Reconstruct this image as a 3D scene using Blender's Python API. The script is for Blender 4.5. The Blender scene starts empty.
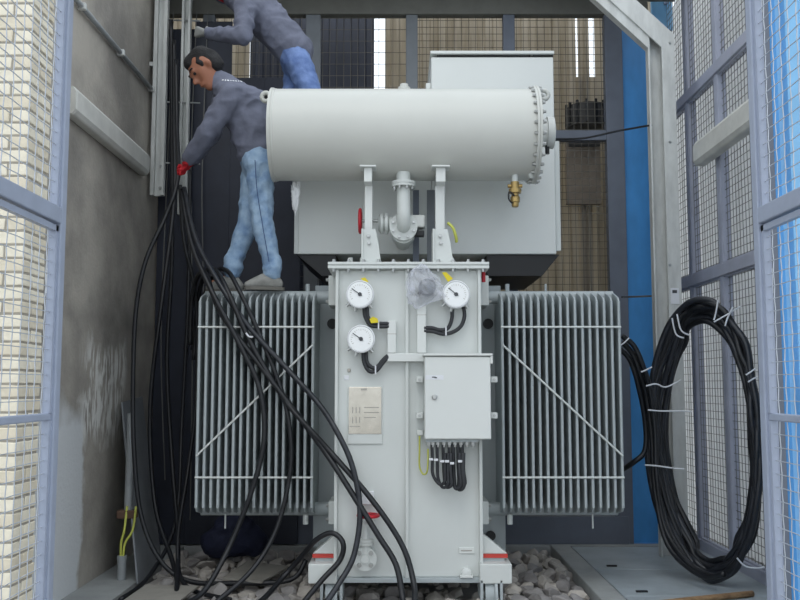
import bpy, bmesh, math, random
from mathutils import Vector, Matrix, noise
random.seed(7)
S = bpy.context.scene
C = S.collection
V = Vector
# ------------------------------------------------------------------ camera, sky, exposure
F, CAMH, TILT = 900.0, 1.5, math.atan(85/900.0)
cam_d = bpy.data.cameras.new('camera'); cam = bpy.data.objects.new('camera', cam_d); C.objects.link(cam)
cam.location = (0, 0, CAMH); cam.rotation_euler = (math.pi/2 + TILT, 0, 0)
cam_d.sensor_width = 36.0; cam_d.lens = 36.0*F/800.0; cam_d.clip_end = 200
S.camera = cam
world = bpy.data.worlds.new('sky'); S.world = world; world.use_nodes = True
bg = world.node_tree.nodes['Background']
bg.inputs['Color'].default_value = (0.86, 0.93, 1.0, 1); bg.inputs['Strength'].default_value = 1.35
sun_d = bpy.data.lights.new('sun', 'SUN'); sun = bpy.data.objects.new('sun', sun_d); C.objects.link(sun)
sun_d.energy = 0.35; sun_d.angle = math.radians(25); sun_d.color = (1, .96, .9)
sun.rotation_euler = (math.radians(38), 0, math.radians(-12))
S.view_settings.view_transform = 'Standard'; S.view_settings.look = 'None'
S.view_settings.gamma = 1; S.view_settings.use_curve_mapping = False
S.view_settings.exposure = 0.16

# ------------------------------------------------------------------ helpers
def W(px, py, Y):
    """real-world point at depth Y seen at photo pixel (px,py): used to measure the place"""
    a, b = (px-400)/F, (300-py)/F
    dy = math.cos(TILT) - b*math.sin(TILT); dz = math.sin(TILT) + b*math.cos(TILT)
    t = Y/dy
    return V((a*t, Y, CAMH + dz*t))

def lin(c):
    return tuple(((x/255)/12.92 if x/255 <= .04045 else ((x/255+.055)/1.055)**2.4) for x in c)

MATS = {}
def mat(name, rgb, rough=.5, metal=0.0, var=.08, scale=6.0, bump=0.0, bscale=60.0, rgb2=None, trans=0.0, alpha=1.0, stretch=None, spec=.5):
    m = bpy.data.materials.new(name); m.use_nodes = True
    nt = m.node_tree; n = nt.nodes; l = nt.links
    b = n['Principled BSDF']
    b.inputs['Roughness'].default_value = rough; b.inputs['Metallic'].default_value = metal
    b.inputs['Specular IOR Level'].default_value = spec
    c = lin(rgb)
    c2 = lin(rgb2) if rgb2 else tuple(max(0, x*(1-var*3)) for x in c)
    tc = n.new('ShaderNodeTexCoord'); mp = n.new('ShaderNodeMapping')
    l.new(tc.outputs['Object'], mp.inputs['Vector'])
    if stretch: mp.inputs['Scale'].default_value = stretch
    nz = n.new('ShaderNodeTexNoise'); nz.inputs['Scale'].default_value = scale; nz.inputs['Detail'].default_value = 6; nz.inputs['Roughness'].default_value = .6
    l.new(mp.outputs[0], nz.inputs['Vector'])
    cr = n.new('ShaderNodeValToRGB'); cr.color_ramp.elements[0].position = .35; cr.color_ramp.elements[1].position = .62
    cr.color_ramp.elements[0].color = (*c2, 1); cr.color_ramp.elements[1].color = (*c, 1)
    l.new(nz.outputs['Fac'], cr.inputs['Fac']); l.new(cr.outputs['Color'], b.inputs['Base Color'])
    if bump:
        nb = n.new('ShaderNodeTexNoise'); nb.inputs['Scale'].default_value = bscale; nb.inputs['Detail'].default_value = 5
        l.new(mp.outputs[0], nb.inputs['Vector'])
        bp = n.new('ShaderNodeBump'); bp.inputs['Strength'].default_value = bump; bp.inputs['Distance'].default_value = .02
        l.new(nb.outputs['Fac'], bp.inputs['Height']); l.new(bp.outputs['Normal'], b.inputs['Normal'])
    if trans: b.inputs['Transmission Weight'].default_value = trans
    b.inputs['Alpha'].default_value = alpha
    MATS[name] = m
    return m

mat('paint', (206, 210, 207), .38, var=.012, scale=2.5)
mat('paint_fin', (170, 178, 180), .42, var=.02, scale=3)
mat('paint_drum', (198, 199, 193), .4, var=.012, scale=2.5)
mat('paint_box', (214, 217, 214), .36, var=.01, scale=2)
mat('galv', (208, 210, 207), .5, .12, var=.06, scale=14, stretch=(1, 1, .3))
mat('gate_paint', (158, 167, 186), .42, var=.03, scale=8)
mat('gate_wire', (190, 196, 205), .4, .3, var=.03)
mat('frame_grey', (112, 117, 122), .5, var=.04, scale=5)
mat('frame_blue_grey', (98, 105, 118), .5, var=.04, scale=5)
mat('wire_dark', (118, 118, 116), .5, .2, var=.05)
mat('frame_right', (172, 176, 192), .5, var=.04, scale=5)
mat('wire_back', (96, 92, 84), .5, .2, var=.05)
mat('concrete', (158, 154, 147), .9, var=.09, scale=1.6, bump=.25, bscale=35)
mat('concrete_floor', (166, 169, 168), .85, var=.07, scale=3, bump=.2, bscale=40)
mat('deck_plate', (168, 177, 182), .55, var=.06, scale=4, bump=.1)
mat('ground', (165, 162, 156), .95, var=.06, scale=2)
mat('blue_col', (70, 146, 212), .4, var=.06, scale=5, stretch=(1, 1, .4))
mat('blue_clad', (132, 190, 232), .4, var=.05, scale=4)
mat('tan_sheet', (194, 185, 170), .7, rgb2=(150, 140, 124), scale=3.0, stretch=(5, 1, .35))
mat('beige_sheet', (230, 230, 228), .6, rgb2=(206, 205, 202), scale=2.0, stretch=(1, 4, .4))
mat('dark_sheet', (40, 45, 60), .5, var=.1, scale=3)
mat('ceiling_mat', (112, 112, 106), .85, var=.05)
mat('brick_a', (240, 232, 212), .85, var=.05, scale=9, bump=.2)
mat('brick_b', (230, 220, 198), .85, var=.05, scale=9, bump=.2)
mat('mortar', (168, 162, 150), .95, var=.06, scale=20)
mat('trunking', (212, 212, 206), .5, var=.05, scale=5)
mat('cable', (26, 28, 33), .42, var=.15, scale=20)
mat('cable_sheen', (40, 43, 50), .35, var=.15, scale=20)
mat('zip', (214, 216, 220), .4, var=.01)
mat('bolt_steel', (180, 182, 180), .3, .8, var=.03)
mat('black', (20, 21, 24), .5, var=.1)
mat('rubber', (44, 46, 50), .55, var=.08, scale=30)
mat('dial', (240, 242, 242), .35, var=.003)
mat('red', (196, 36, 50), .45, var=.05)
mat('red_tape', (196, 62, 52), .5, var=.04)
mat('yellow', (226, 206, 30), .5, var=.04)
mat('yellow_green', (196, 200, 92), .5, var=.05)
mat('brass', (178, 152, 98), .4, .7, var=.06, scale=30)
mat('steel_plate', (196, 190, 178), .2, .95, var=.05, scale=9)
mat('steel_etch', (172, 168, 160), .5, .4, var=.02)
mat('jacket', (108, 112, 129), .85, var=.05, scale=10, bump=.35, bscale=22)
mat('jeans_light', (156, 181, 205), .9, rgb2=(110, 139, 175), scale=9, bump=.3, bscale=30)
mat('jeans_blue', (118, 142, 190), .9, rgb2=(88, 112, 162), scale=9, bump=.3, bscale=30)
mat('jeans_seam', (70, 94, 134), .9, var=.03)
mat('skin', (158, 104, 80), .55, var=.04, scale=14)
mat('hair', (20, 19, 22), .7, var=.15, scale=60, bump=.5, bscale=120)
mat('glove_red', (198, 36, 48), .7, var=.05)
mat('glove_grey', (150, 152, 150), .8, var=.05)
mat('shoe', (150, 150, 146), .8, var=.08, scale=20)
mat('sole', (110, 108, 102), .8, var=.05)
mat('print_white', (220, 222, 226), .6, var=.01)
mat('print_dark', (70, 72, 76), .6, var=.01)
mat('stone_a', (184, 178, 172), .9, var=.08, scale=7, bump=.3, bscale=30)
mat('stone_b', (202, 195, 186), .9, var=.08, scale=7, bump=.3, bscale=30)
mat('stone_c', (160, 156, 154), .9, var=.08, scale=7, bump=.3, bscale=30)
mat('wood', (164, 132, 96), .75, rgb2=(122, 94, 66), scale=5, stretch=(1, 6, 6))
mat('cardboard', (150, 146, 138), .85, var=.06, scale=6)
mat('navy_bag', (30, 36, 62), .8, var=.1, scale=8, bump=.4)
mat('board_grey', (124, 128, 132), .7, var=.06, scale=3)
mat('pvc', (150, 154, 156), .5, var=.05)
mat('rust', (96, 72, 58), .8, var=.1)
mat('vent_dark', (70, 68, 66), .7, var=.12, scale=10)
mat('brown_panel', (150, 136, 120), .8, var=.1, scale=6)
mat('white_plastic', (226, 228, 230), .3, var=.01)

# weathered sheets that let daylight through
def translucent(name, col, fac):
    nt = MATS[name].node_tree; n = nt.nodes; l = nt.links; b = n['Principled BSDF']
    t = n.new('ShaderNodeBsdfTranslucent'); mx = n.new('ShaderNodeMixShader'); mx.inputs[0].default_value = fac
    t.inputs['Color'].default_value = (*lin(col), 1)
    l.new(b.outputs[0], mx.inputs[1]); l.new(t.outputs[0], mx.inputs[2]); l.new(mx.outputs[0], n['Material Output'].inputs['Surface'])
translucent('beige_sheet', (228, 229, 230), .64)
translucent('tan_sheet', (198, 188, 168), .45)
# thin crumpled plastic film
m = mat('film', (214, 217, 226), .12, var=.02, spec=1.0)
m.node_tree.nodes['Principled BSDF'].inputs['Alpha'].default_value = .3

# concrete wall with pale plaster patch and chalk scrawl
def wall_material():
    m = mat('wall_concrete', (180, 174, 164), .9, rgb2=(134, 130, 124), scale=1.1, bump=.25, bscale=30)
    nt = m.node_tree; n = nt.nodes; l = nt.links; b = n['Principled BSDF']
    base = b.inputs['Base Color'].links[0].from_socket
    tc = n.new('ShaderNodeTexCoord'); sp = n.new('ShaderNodeSeparateXYZ'); l.new(tc.outputs['Object'], sp.inputs[0])
    nz = n.new('ShaderNodeTexNoise'); nz.inputs['Scale'].default_value = 3.5; nz.inputs['Detail'].default_value = 5
    l.new(tc.outputs['Object'], nz.inputs['Vector'])
    def math_n(op, a, bb, clamp=False):
        k = n.new('ShaderNodeMath'); k.operation = op; k.use_clamp = clamp
        for i, x in enumerate((a, bb)):
            if isinstance(x, (int, float)): k.inputs[i].default_value = x
            else: l.new(x, k.inputs[i])
        return k.outputs[0]
    wob = math_n('MULTIPLY', math_n('SUBTRACT', nz.outputs['Fac'], .5), .45)
    y = math_n('ADD', sp.outputs['Y'], wob); z = math_n('ADD', sp.outputs['Z'], wob)
    # pale plaster: Y < 6.62 and z < 1.35
    f1 = math_n('MULTIPLY', math_n('SUBTRACT', 6.66, y), 14, True)
    f2 = math_n('MULTIPLY', math_n('SUBTRACT', 1.4, z), 5, True)
    f = math_n('MULTIPLY', f1, f2)
    # chalk scrawl: stretched wave strokes in a patch
    mp = n.new('ShaderNodeMapping'); l.new(tc.outputs['Object'], mp.inputs['Vector']); mp.inputs['Scale'].default_value = (1, 5, 1.3); mp.inputs['Rotation'].default_value = (math.radians(22), 0, 0)
    n2 = n.new('ShaderNodeTexNoise'); n2.inputs['Scale'].default_value = 4.5; n2.inputs['Detail'].default_value = 3; l.new(mp.outputs[0], n2.inputs['Vector'])
    st = math_n('MULTIPLY', math_n('SUBTRACT', n2.outputs['Fac'], .43), 8, True)
    zc = math_n('ABSOLUTE', math_n('SUBTRACT', z, 1.45), 0); yc = math_n('ABSOLUTE', math_n('SUBTRACT', y, 7.05), 0)
    pm = math_n('MULTIPLY', math_n('MULTIPLY', math_n('SUBTRACT', .42, zc), 6, True), math_n('MULTIPLY', math_n('SUBTRACT', .55, yc), 6, True))
    ch = math_n('MULTIPLY', math_n('MULTIPLY', st, pm), .85)
    # darker band between z 1.75 and 2.15
    dz = math_n('ABSOLUTE', math_n('SUBTRACT', z, 2.0), 0)
    dk = math_n('MULTIPLY', math_n('MULTIPLY', math_n('SUBTRACT', .2, dz), 5, True), .35)
    def mix(fac, a, col):
        k = n.new('ShaderNodeMixRGB'); l.new(fac, k.inputs['Fac']); l.new(a, k.inputs['Color1']); k.inputs['Color2'].default_value = (*lin(col), 1); return k.outputs[0]
    c = mix(dk, base, (92, 90, 88)); c = mix(f, c, (206, 209, 211)); c = mix(ch, c, (228, 228, 224))
    l.new(c, b.inputs['Base Color'])
wall_material()

class MB:
    def __init__(s): s.bm = bmesh.new()
    def verts(s, pts): return [s.bm.verts.new(p) for p in pts]
    def box(s, x0, x1, y0, y1, z0, z1):
        if x0 > x1: x0, x1 = x1, x0
        if y0 > y1: y0, y1 = y1, y0
        if z0 > z1: z0, z1 = z1, z0
        v = s.verts([(x, y, z) for z in (z0, z1) for y in (y0, y1) for x in (x0, x1)])
        for f in ((0, 2, 3, 1), (4, 5, 7, 6), (0, 1, 5, 4), (2, 6, 7, 3), (0, 4, 6, 2), (1, 3, 7, 5)): s.bm.faces.new([v[i] for i in f])
        return s
    def bar(s, p0, p1, w, h, up=(0, 0, 1)):
        p0, p1 = V(p0), V(p1); d = (p1-p0).normalized(); u = V(up)
        r = d.cross(u)
        if r.length < 1e-4: r = d.cross(V((0, 1, 0)))
        r.normalize(); u = r.cross(d).normalized()
        q = []
        for p in (p0, p1): q += [p - r*w/2 - u*h/2, p + r*w/2 - u*h/2, p + r*w/2 + u*h/2, p - r*w/2 + u*h/2]
        v = s.verts(q)
        for f in ((0, 3, 2, 1), (4, 5, 6, 7), (0, 1, 5, 4), (1, 2, 6, 5), (2, 3, 7, 6), (3, 0, 4, 7)): s.bm.faces.new([v[i] for i in f])
        return s
    def lathe(s, p0, axis, prof, n=20):
        """prof: list of (distance along axis, radius)"""
        p0 = V(p0); a = V(axis).normalized(); r = a.orthogonal().normalized(); u = a.cross(r)
        rings = []
        for (d, rad) in prof:
            rings.append(s.verts([p0 + a*d + (r*math.cos(2*math.pi*i/n) + u*math.sin(2*math.pi*i/n))*max(rad, 1e-4) for i in range(n)]))
        for A, B in zip(rings[:-1], rings[1:]):
            for i in range(n): s.bm.faces.new([A[i], A[(i+1) % n], B[(i+1) % n], B[i]])
        s.bm.faces.new(list(reversed(rings[0]))); s.bm.faces.new(rings[-1])
        return s
    def cyl(s, p0, p1, r0, r1=None, n=16):
        p0, p1 = V(p0), V(p1); r1 = r0 if r1 is None else r1
        return s.lathe(p0, p1-p0, [(0, r0), ((p1-p0).length, r1)], n)
    def tube(s, pts, r, n=8, closed=False, sub=6, smooth=True):
        P = [V(p) for p in pts]
        if smooth and len(P) > 2: P = spline(P, sub, closed)
        m = len(P); rings = []; prev = None
        for i, p in enumerate(P):
            if closed: t = P[(i+1) % m] - P[i-1]
            else: t = P[min(i+1, m-1)] - P[max(i-1, 0)]
            t.normalize()
            if prev is None: a = t.orthogonal().normalized()
            else:
                a = prev - t*prev.dot(t)
                a = a.normalized() if a.length > 1e-5 else t.orthogonal().normalized()
            prev = a; b = t.cross(a)
            rr = r(i/(m-1)) if callable(r) else r
            rings.append(s.verts([p + (a*math.cos(2*math.pi*k/n) + b*math.sin(2*math.pi*k/n))*rr for k in range(n)]))
        pairs = list(zip(rings[:-1], rings[1:]))
        if closed:   # align last ring to the first
            A, B = rings[-1], rings[0]
            best = min(range(n), key=lambda k: (A[0].co - B[k].co).length)
            for i in range(n): s.bm.faces.new([A[i], A[(i+1) % n], B[(i+1+best) % n], B[(i+best) % n]])
        for A, B in pairs:
            for i in range(n): s.bm.faces.new([A[i], A[(i+1) % n], B[(i+1) % n], B[i]])
        if not closed: s.bm.faces.new(list(reversed(rings[0]))); s.bm.faces.new(rings[-1])
        return s
    def prism(s, poly, d):
        """poly: 3-D points of a planar polygon, d: extrusion vector"""
        d = V(d); A = s.verts([V(p) for p in poly]); B = s.verts([V(p)+d for p in poly]); n = len(poly)
        s.bm.faces.new(list(reversed(A))); s.bm.faces.new(B)
        for i in range(n): s.bm.faces.new([A[i], A[(i+1) % n], B[(i+1) % n], B[i]])
        return s
    def wire(s, p0, p1, r):
        p0, p1 = V(p0), V(p1); d = (p1-p0).normalized(); a = d.orthogonal().normalized()*r; b = d.cross(a)
        A = s.verts([p0+a, p0+b, p0-a, p0-b]); B = s.verts([p1+a, p1+b, p1-a, p1-b])
        for i in range(4): s.bm.faces.new([A[i], A[(i+1) % 4], B[(i+1) % 4], B[i]])
    def hull(s, balls, n=2):
        b2 = bmesh.new()
        for (p, r) in balls:
            rr = r if isinstance(r, (tuple, list)) else (r, r, r)
            M = Matrix.Translation(V(p)) @ Matrix.Diagonal((*rr, 1))
            bmesh.ops.create_icosphere(b2, subdivisions=n, radius=1, matrix=M)
        res = bmesh.ops.convex_hull(b2, input=b2.verts)
        bmesh.ops.delete(b2, geom=[g for g in set(res['geom_interior'] + res['geom_unused']) if isinstance(g, bmesh.types.BMVert)], context='VERTS')
        tmp = bpy.data.meshes.new('tmp'); b2.to_mesh(tmp); b2.free(); s.bm.from_mesh(tmp); bpy.data.meshes.remove(tmp)
        return s
    def mesh(s, smooth=False):
        bmesh.ops.recalc_face_normals(s.bm, faces=s.bm.faces)
        me = bpy.data.meshes.new('m'); s.bm.to_mesh(me); s.bm.free()
        if smooth:
            for p in me.polygons: p.use_smooth = True
        return me
    def build(s, name, material, parent=None, bevel=0, smooth=False, angle=None, **kw):
        me = s.mesh(smooth)
        if angle: me.set_sharp_from_angle(angle=math.radians(angle))
        return put(name, me, material, parent, bevel, **kw)

def spline(P, sub, closed):
    out = []; m = len(P); rng = range(m) if closed else range(m-1)
    for i in rng:
        if closed: a, b, c, d = P[i-1], P[i], P[(i+1) % m], P[(i+2) % m]
        else: a, b, c, d = P[max(i-1, 0)], P[i], P[i+1], P[min(i+2, m-1)]
        for k in range(sub):
            t = k/sub; t2 = t*t; t3 = t2*t
            out.append(.5*((2*b) + (c-a)*t + (2*a-5*b+4*c-d)*t2 + (3*b-a-3*c+d)*t3))
    if not closed: out.append(P[-1].copy())
    return out

def put(name, me, material, parent=None, bevel=0, label=None, cat=None, group=None, kind=None, loc=None):
    me.name = name
    if not me.materials: me.materials.append(MATS[material])
    o = bpy.data.objects.new(name, me); C.objects.link(o)
    if loc is not None: o.location = loc
    if parent is not None: attach(o, parent)
    if bevel:
        b = o.modifiers.new('bevel', 'BEVEL'); b.width = bevel; b.segments = 2; b.limit_method = 'ANGLE'; b.angle_limit = math.radians(40)
    tag(o, label, cat, group, kind)
    return o
ORIGIN = {}
def attach(o, parent):
    o.parent = parent
    p = parent; off = V((0, 0, 0))
    off = ORIGIN.get(parent.name, V((0, 0, 0)))
    o.matrix_parent_inverse = Matrix.Translation(-off)
    ORIGIN[o.name] = V(o.location)
def tag(o, label=None, cat=None, group=None, kind=None):
    if label: o['label'] = label
    if cat: o['category'] = cat
    if group: o['group'] = group
    if kind: o['kind'] = kind
    return o
def empty(name, loc, parent=None, **kw):
    o = bpy.data.objects.new(name, None); C.objects.link(o); o.location = loc; o.empty_display_size = .1
    if parent is not None: attach(o, parent)
    ORIGIN[o.name] = V(loc)
    return tag(o, **kw)
def share(name, me, locs, parent, material=None):
    out = []
    if material and not me.materials: me.materials.append(MATS[material])
    for l in locs:
        o = bpy.data.objects.new(name, me); C.objects.link(o); o.location = l
        attach(o, parent); out.append(o)
    return out
def pbox(mb, x0, y0, x1, y1, Yf, Yb):
    a, b = W(x0, y1, Yf), W(x1, y0, Yf)
    return mb.box(a.x, b.x, Yf, Yb, a.z, b.z)
def bolt_mesh(r=.011, h=.014, axis=(0, -1, 0)):
    return MB().lathe((0, 0, 0), axis, [(0, r*1.35), (h*.25, r*1.35), (h*.25, r), (h, r*.9)], 6).mesh()
TMP = bpy.data.scenes.new('workbench')
def remeshed(name, mb, material, parent, voxel=.012, smooth_it=4, bump=0, **kw):
    o = mb.build(name, material, None)
    r = o.modifiers.new('r', 'REMESH'); r.mode = 'VOXEL'; r.voxel_size = voxel; r.use_smooth_shade = True
    sm = o.modifiers.new('s', 'SMOOTH'); sm.iterations = smooth_it; sm.factor = .5
    C.objects.unlink(o); TMP.collection.objects.link(o); TMP.view_layers[0].update()
    me = bpy.data.meshes.new_from_object(o.evaluated_get(TMP.view_layers[0].depsgraph))
    TMP.collection.objects.unlink(o); C.objects.link(o)
    o.modifiers.clear(); o.data = me; me.name = name
    if bump:
        for v in me.vertices:
            w3 = v.co + V((noise.noise(v.co*5), noise.noise(v.co*5+V((9, 0, 0))), noise.noise(v.co*5+V((0, 9, 0)))))*.06
            r1 = abs(noise.noise(V((w3.x*6+w3.z*5, w3.y*5, w3.z*9-w3.x*5)))); r2 = abs(noise.noise(V((w3.x*11, w3.y*9, w3.z*26))))
            k = bump*(.75 - 2.6*r1) + bump*(.3-1.2*r2)*.3
            v.co += v.normal*k
    for p in me.polygons: p.use_smooth = True
    if not me.materials: me.materials.append(MATS[material])
    if parent is not None: attach(o, parent)
    tag(o, **kw)
    return o

# ================================================================== SETTING
FLOOR = 0.05
ZT = W(400, 14, 8.41).z      # underside of the top beam
CE = ZT + .25
MB().box(-40, 40, -20, 60, -.3, -.06).build('ground', 'ground', kind='structure')
# interior slabs, kerbs and plates
fl = MB().box(-2.6, -1.95, 4.4, 8.7, -.05, FLOOR).build('floor', 'concrete_floor', kind='structure')
MB().box(1.36, 1.53, 4.4, 8.35, -.05, FLOOR+.01).build('kerb', 'concrete_floor', fl, bevel=.008)
yy = 4.4
for i, ln in enumerate((1.0, .98, .9, 1.0)):
    MB().box(1.545, 2.9, yy+.006, yy+ln-.006, -.04, FLOOR).build('floor_plate', 'deck_plate', fl, bevel=.006)
    MB().box(1.66, 1.74, yy+.1, yy+.125, FLOOR, FLOOR+.012).build('lifting_slot', 'black', fl)
    yy += ln
MB().box(-1.95, 2.9, 8.3, 8.7, -.05, FLOOR).build('floor_strip', 'concrete_floor', fl)
# gravel pit
bed = MB().box(-1.95, 1.36, 4.4, 8.3, -.1, -.035).build('gravel_bed', 'stone_c', kind='structure')
def rock(seed, r):
    b = bmesh.new(); bmesh.ops.create_icosphere(b, subdivisions=2, radius=1)
    rnd = random.Random(seed); off = V((rnd.random()*50, rnd.random()*50, rnd.random()*50))
    sc = V((rnd.uniform(.8, 1.25), rnd.uniform(.65, 1), rnd.uniform(.45, .7)))
    planes = [(V((rnd.gauss(0, 1), rnd.gauss(0, 1), rnd.gauss(0, 1))).normalized(), rnd.uniform(.38, .72)) for _ in range(11)]
    for v in b.verts:
        for (nn, d) in planes:
            k = v.co.dot(nn)
            if k > d: v.co -= nn*(k-d)
        v.co *= 1.25 + .1*noise.noise(v.co*1.7+off)
        v.co = V((v.co.x*sc.x, v.co.y*sc.y, v.co.z*sc.z))*r
    me = bpy.data.meshes.new('stone'); b.to_mesh(me); b.free(); me.materials.append(MATS['stone_' + 'abc'[seed % 3]]); return me
rocks = [rock(i, .085) for i in range(9)]
rs = random.Random(3); nst = 0
rows = []
y = 6.02
while y < 8.2:
    x = -1.88
    while x < 1.32:
        rows.append((x + rs.uniform(-.04, .04), y + rs.uniform(-.04, .04))); x += .15
    y += .15
rows.sort(key=lambda q: q[1])
vis = [q for q in rows if not (-.6 < q[0] < .7 and 6.75 < q[1])]
for (x, y) in vis[:285]:
    o = bpy.data.objects.new('stone', rs.choice(rocks)); C.objects.link(o)
    k = rs.uniform(.75, 1.25)
    o.location = (x, y, rs.uniform(-.015, .02)); o.rotation_euler = (rs.uniform(-.5, .5), rs.uniform(-.5, .5), rs.uniform(0, 6.3)); o.scale = (k, k, k)
    attach(o, bed)
mb = MB()
for (x, y) in vis[285:] + [(rs.uniform(-1.85, 1.3), rs.uniform(4.5, 8.2)) for _ in range(450)]:
    tmp = rs.choice(rocks).copy(); k = rs.uniform(.4, .8)
    tmp.transform(Matrix.Translation((x, y, -.025)) @ Matrix.Rotation(rs.uniform(0, 6), 4, 'Z') @ Matrix.Scale(k, 4)); mb.bm.from_mesh(tmp); bpy.data.meshes.remove(tmp)
mb.build('small_stones', 'stone_b', bed, kind='stuff')
# left concrete wall
WX = -2.3
MB().box(WX-.3, WX, 5.2, 8.75, -.1, CE).build('wall_left', 'wall_concrete', kind='structure')
# ceiling
MB().box(-2.7, 2.75, 7.7, 8.7, CE, CE+.18).build('ceiling', 'ceiling_mat', kind='structure')

# brick pier outside the left gate
pier = MB().box(-2.62, -2.075, 4.905, 5.195, -.06, 4.0).build('wall_brick_pier', 'mortar', kind='structure')
def brick_mesh(lx, ly, lz, m, seed):
    r = random.Random(seed)
    b = MB().box(-lx/2, lx/2, -ly/2, ly/2, -lz/2, lz/2)
    for v in b.bm.verts: v.co += V((r.uniform(-.003, .003), r.uniform(-.003, .003), r.uniform(-.0025, .0025)))
    bmesh.ops.bevel(b.bm, geom=b.bm.edges[:], offset=.004, segments=1, affect='EDGES')
    me = b.mesh(); me.materials.append(MATS[m]); return me
CH = .0765
st_ = [brick_mesh(.215, .1, .064, m, i) for i, m in enumerate(('brick_a', 'brick_b', 'brick_a'))]
sd_ = [brick_mesh(.1, .2, .064, m, i+5) for i, m in enumerate(('brick_a', 'brick_b', 'brick_a'))]
ful = [brick_mesh(.1, .145, .064, m, i+9) for i, m in enumerate(('brick_a', 'brick_b', 'brick_a'))]
hd_ = [brick_mesh(.1, .1, .064, m, i+15) for i, m in enumerate(('brick_a', 'brick_b', 'brick_a'))]
for k in range(52):
    z = -.02 + CH*k + .032
    if k % 2 == 0:
        share('brick', st_[k % 3], [(-2.07-.1075, 4.95, z), (-2.07-.3325, 4.95, z)], pier)
        share('brick', sd_[(k+1) % 3], [(-2.12, 5.11, z)], pier)
    else:
        share('brick', ful[k % 3], [(-2.12, 4.9725, z), (-2.12, 5.1275, z)], pier)
        share('brick', st_[(k+1) % 3], [(-2.18-.1075, 4.95, z), (-2.18-.3325, 4.95, z)], pier)

# ------------------------------------------------------------------ back wall : steel posts, rails, wire mesh
BY = 8.42
wb = empty('wall_back', (0, BY, 0), kind='structure')
post_px = [(199, 211), (304, 319), (406, 418), (505, 517), (608, 626)]
edges = []
for (a, b) in post_px:
    xa, xb = W(a, 200, BY).x, W(b, 200, BY).x
    MB().box(xa, xb, BY, BY+.1, .02, ZT).build('post', 'frame_blue_grey' if a > 500 else 'frame_grey', wb, bevel=.006)
    edges.append((xa, xb))
MB().box(WX, 2.4, BY-.01, BY+.1, ZT, CE).build('top_beam', 'ceiling_mat', wb, bevel=.006)
z1 = W(580, 140, BY).z; z2 = W(580, 130, BY).z
MB().box(edges[0][0], edges[4][0], BY+.005, BY+.095, z1, z2).build('rail', 'frame_blue_grey', wb, bevel=.005)
MB().box(edges[0][0], edges[4][0], BY+.005, BY+.095, 1.9, 2.0).build('rail', 'frame_blue_grey', wb, bevel=.005)
MB().box(-2.3, 2.1, BY-.02, BY+.06, FLOOR, .3).build('kick_plate', 'frame_blue_grey', wb, bevel=.006)
for i in range(4):
    xa, xb = edges[i][1], edges[i+1][0]
    mb = MB(); sx = .068; sz = .068 if i > 1 else .115
    x = xa + .02
    while x < xb: mb.wire((x, BY+.05, .3), (x, BY+.05, ZT), .0032); x += sx
    z = .34
    while z < ZT: mb.wire((xa, BY+.046, z), (xb, BY+.046, z), .0032); z += sz
    mb.build('wire_mesh', 'wire_back', wb, kind='stuff')
# dark steel sheets screwed to the back-left bay
mb = MB(); x0 = WX+.02; x1 = W(300, 300, BY-.06).x
for i in range(4):
    a = x0 + (x1-x0)*i/4; b = x0 + (x1-x0)*(i+1)/4
    top = 4.9 if i in (0,) else (W(220, 78, 8.36).z if i > 1 else W(220, 22, 8.36).z)
    MB().box(a-.02*(i > 0), b, BY-.07-.006*(i % 2), BY-.05-.006*(i % 2), .06, top).build('dark_panel', 'dark_sheet', wb, bevel=.004)

# ------------------------------------------------------------------ corrugated fence beyond the back wall
FY = 9.5
fence = empty('corrugated_fence', (0, FY, 0), label='weathered tan corrugated sheet fence standing behind the back mesh wall', cat='fence')
def corrugated(x0, x1, z0, z1, y, pitch, amp, m, parent, name='sheet', axis='x', fl_=.5):
    mb = MB(); pts = []; x = x0
    prof = [(0, 0), (.34, 0), (.44, 1), (.84, 1), (.94, 0)]
    k = 0
    while True:
        done = False
        for (t, h) in prof:
            xx = x0 + (k+t)*pitch
            if xx > x1: done = True; break
            pts.append((xx, h*amp))
        if done: break
        k += 1
    pts.append((x1, 0))
    th = .004
    def P(q, z, d): return (q[0], y - q[1] + d, z) if axis == 'x' else (y - q[1] + d, q[0], z)
    F0 = [mb.bm.verts.new(P(q, z0, 0)) for q in pts]; F1 = [mb.bm.verts.new(P(q, z1, 0)) for q in pts]
    B0 = [mb.bm.verts.new(P(q, z0, th)) for q in pts]; B1 = [mb.bm.verts.new(P(q, z1, th)) for q in pts]
    for i in range(len(pts)-1):
        mb.bm.faces.new((F0[i], F0[i+1], F1[i+1], F1[i])); mb.bm.faces.new((B0[i+1], B0[i], B1[i], B1[i+1]))
        mb.bm.faces.new((F1[i], F1[i+1], B1[i+1], B1[i])); mb.bm.faces.new((F0[i+1], F0[i], B0[i], B0[i+1]))
    mb.bm.faces.new((F0[0], F1[0], B1[0], B0[0])); mb.bm.faces.new((F0[-1], B0[-1], B1[-1], F1[-1]))
    return mb.build(name, m, parent)
def fx(px): return W(px, 100, FY).x
corrugated(fx(60), fx(249), -.06, 6.0, FY, .16, .03, 'tan_sheet', fence)
corrugated(fx(249), fx(374), -.06, 6.0, FY+.03, .16, .02, 'dark_sheet', fence)
corrugated(fx(385), fx(500), -.06, 6.0, FY, .17, .035, 'tan_sheet', fence)
corrugated(fx(500), fx(577), -.06, 6.0, FY+.02, .17, .035, 'tan_sheet', fence)
corrugated(fx(578.6), fx(590), -.06, 6.0, FY, .17, .035, 'tan_sheet', fence)
corrugated(fx(596), 2.78, -.06, 6.0, FY+.02, .17, .035, 'tan_sheet', fence)
zs = W(590, 76, FY).z
MB().box(fx(576), fx(598), FY+.03, FY+.05, -.06, zs).build('patch_sheet', 'tan_sheet', fence)
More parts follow.
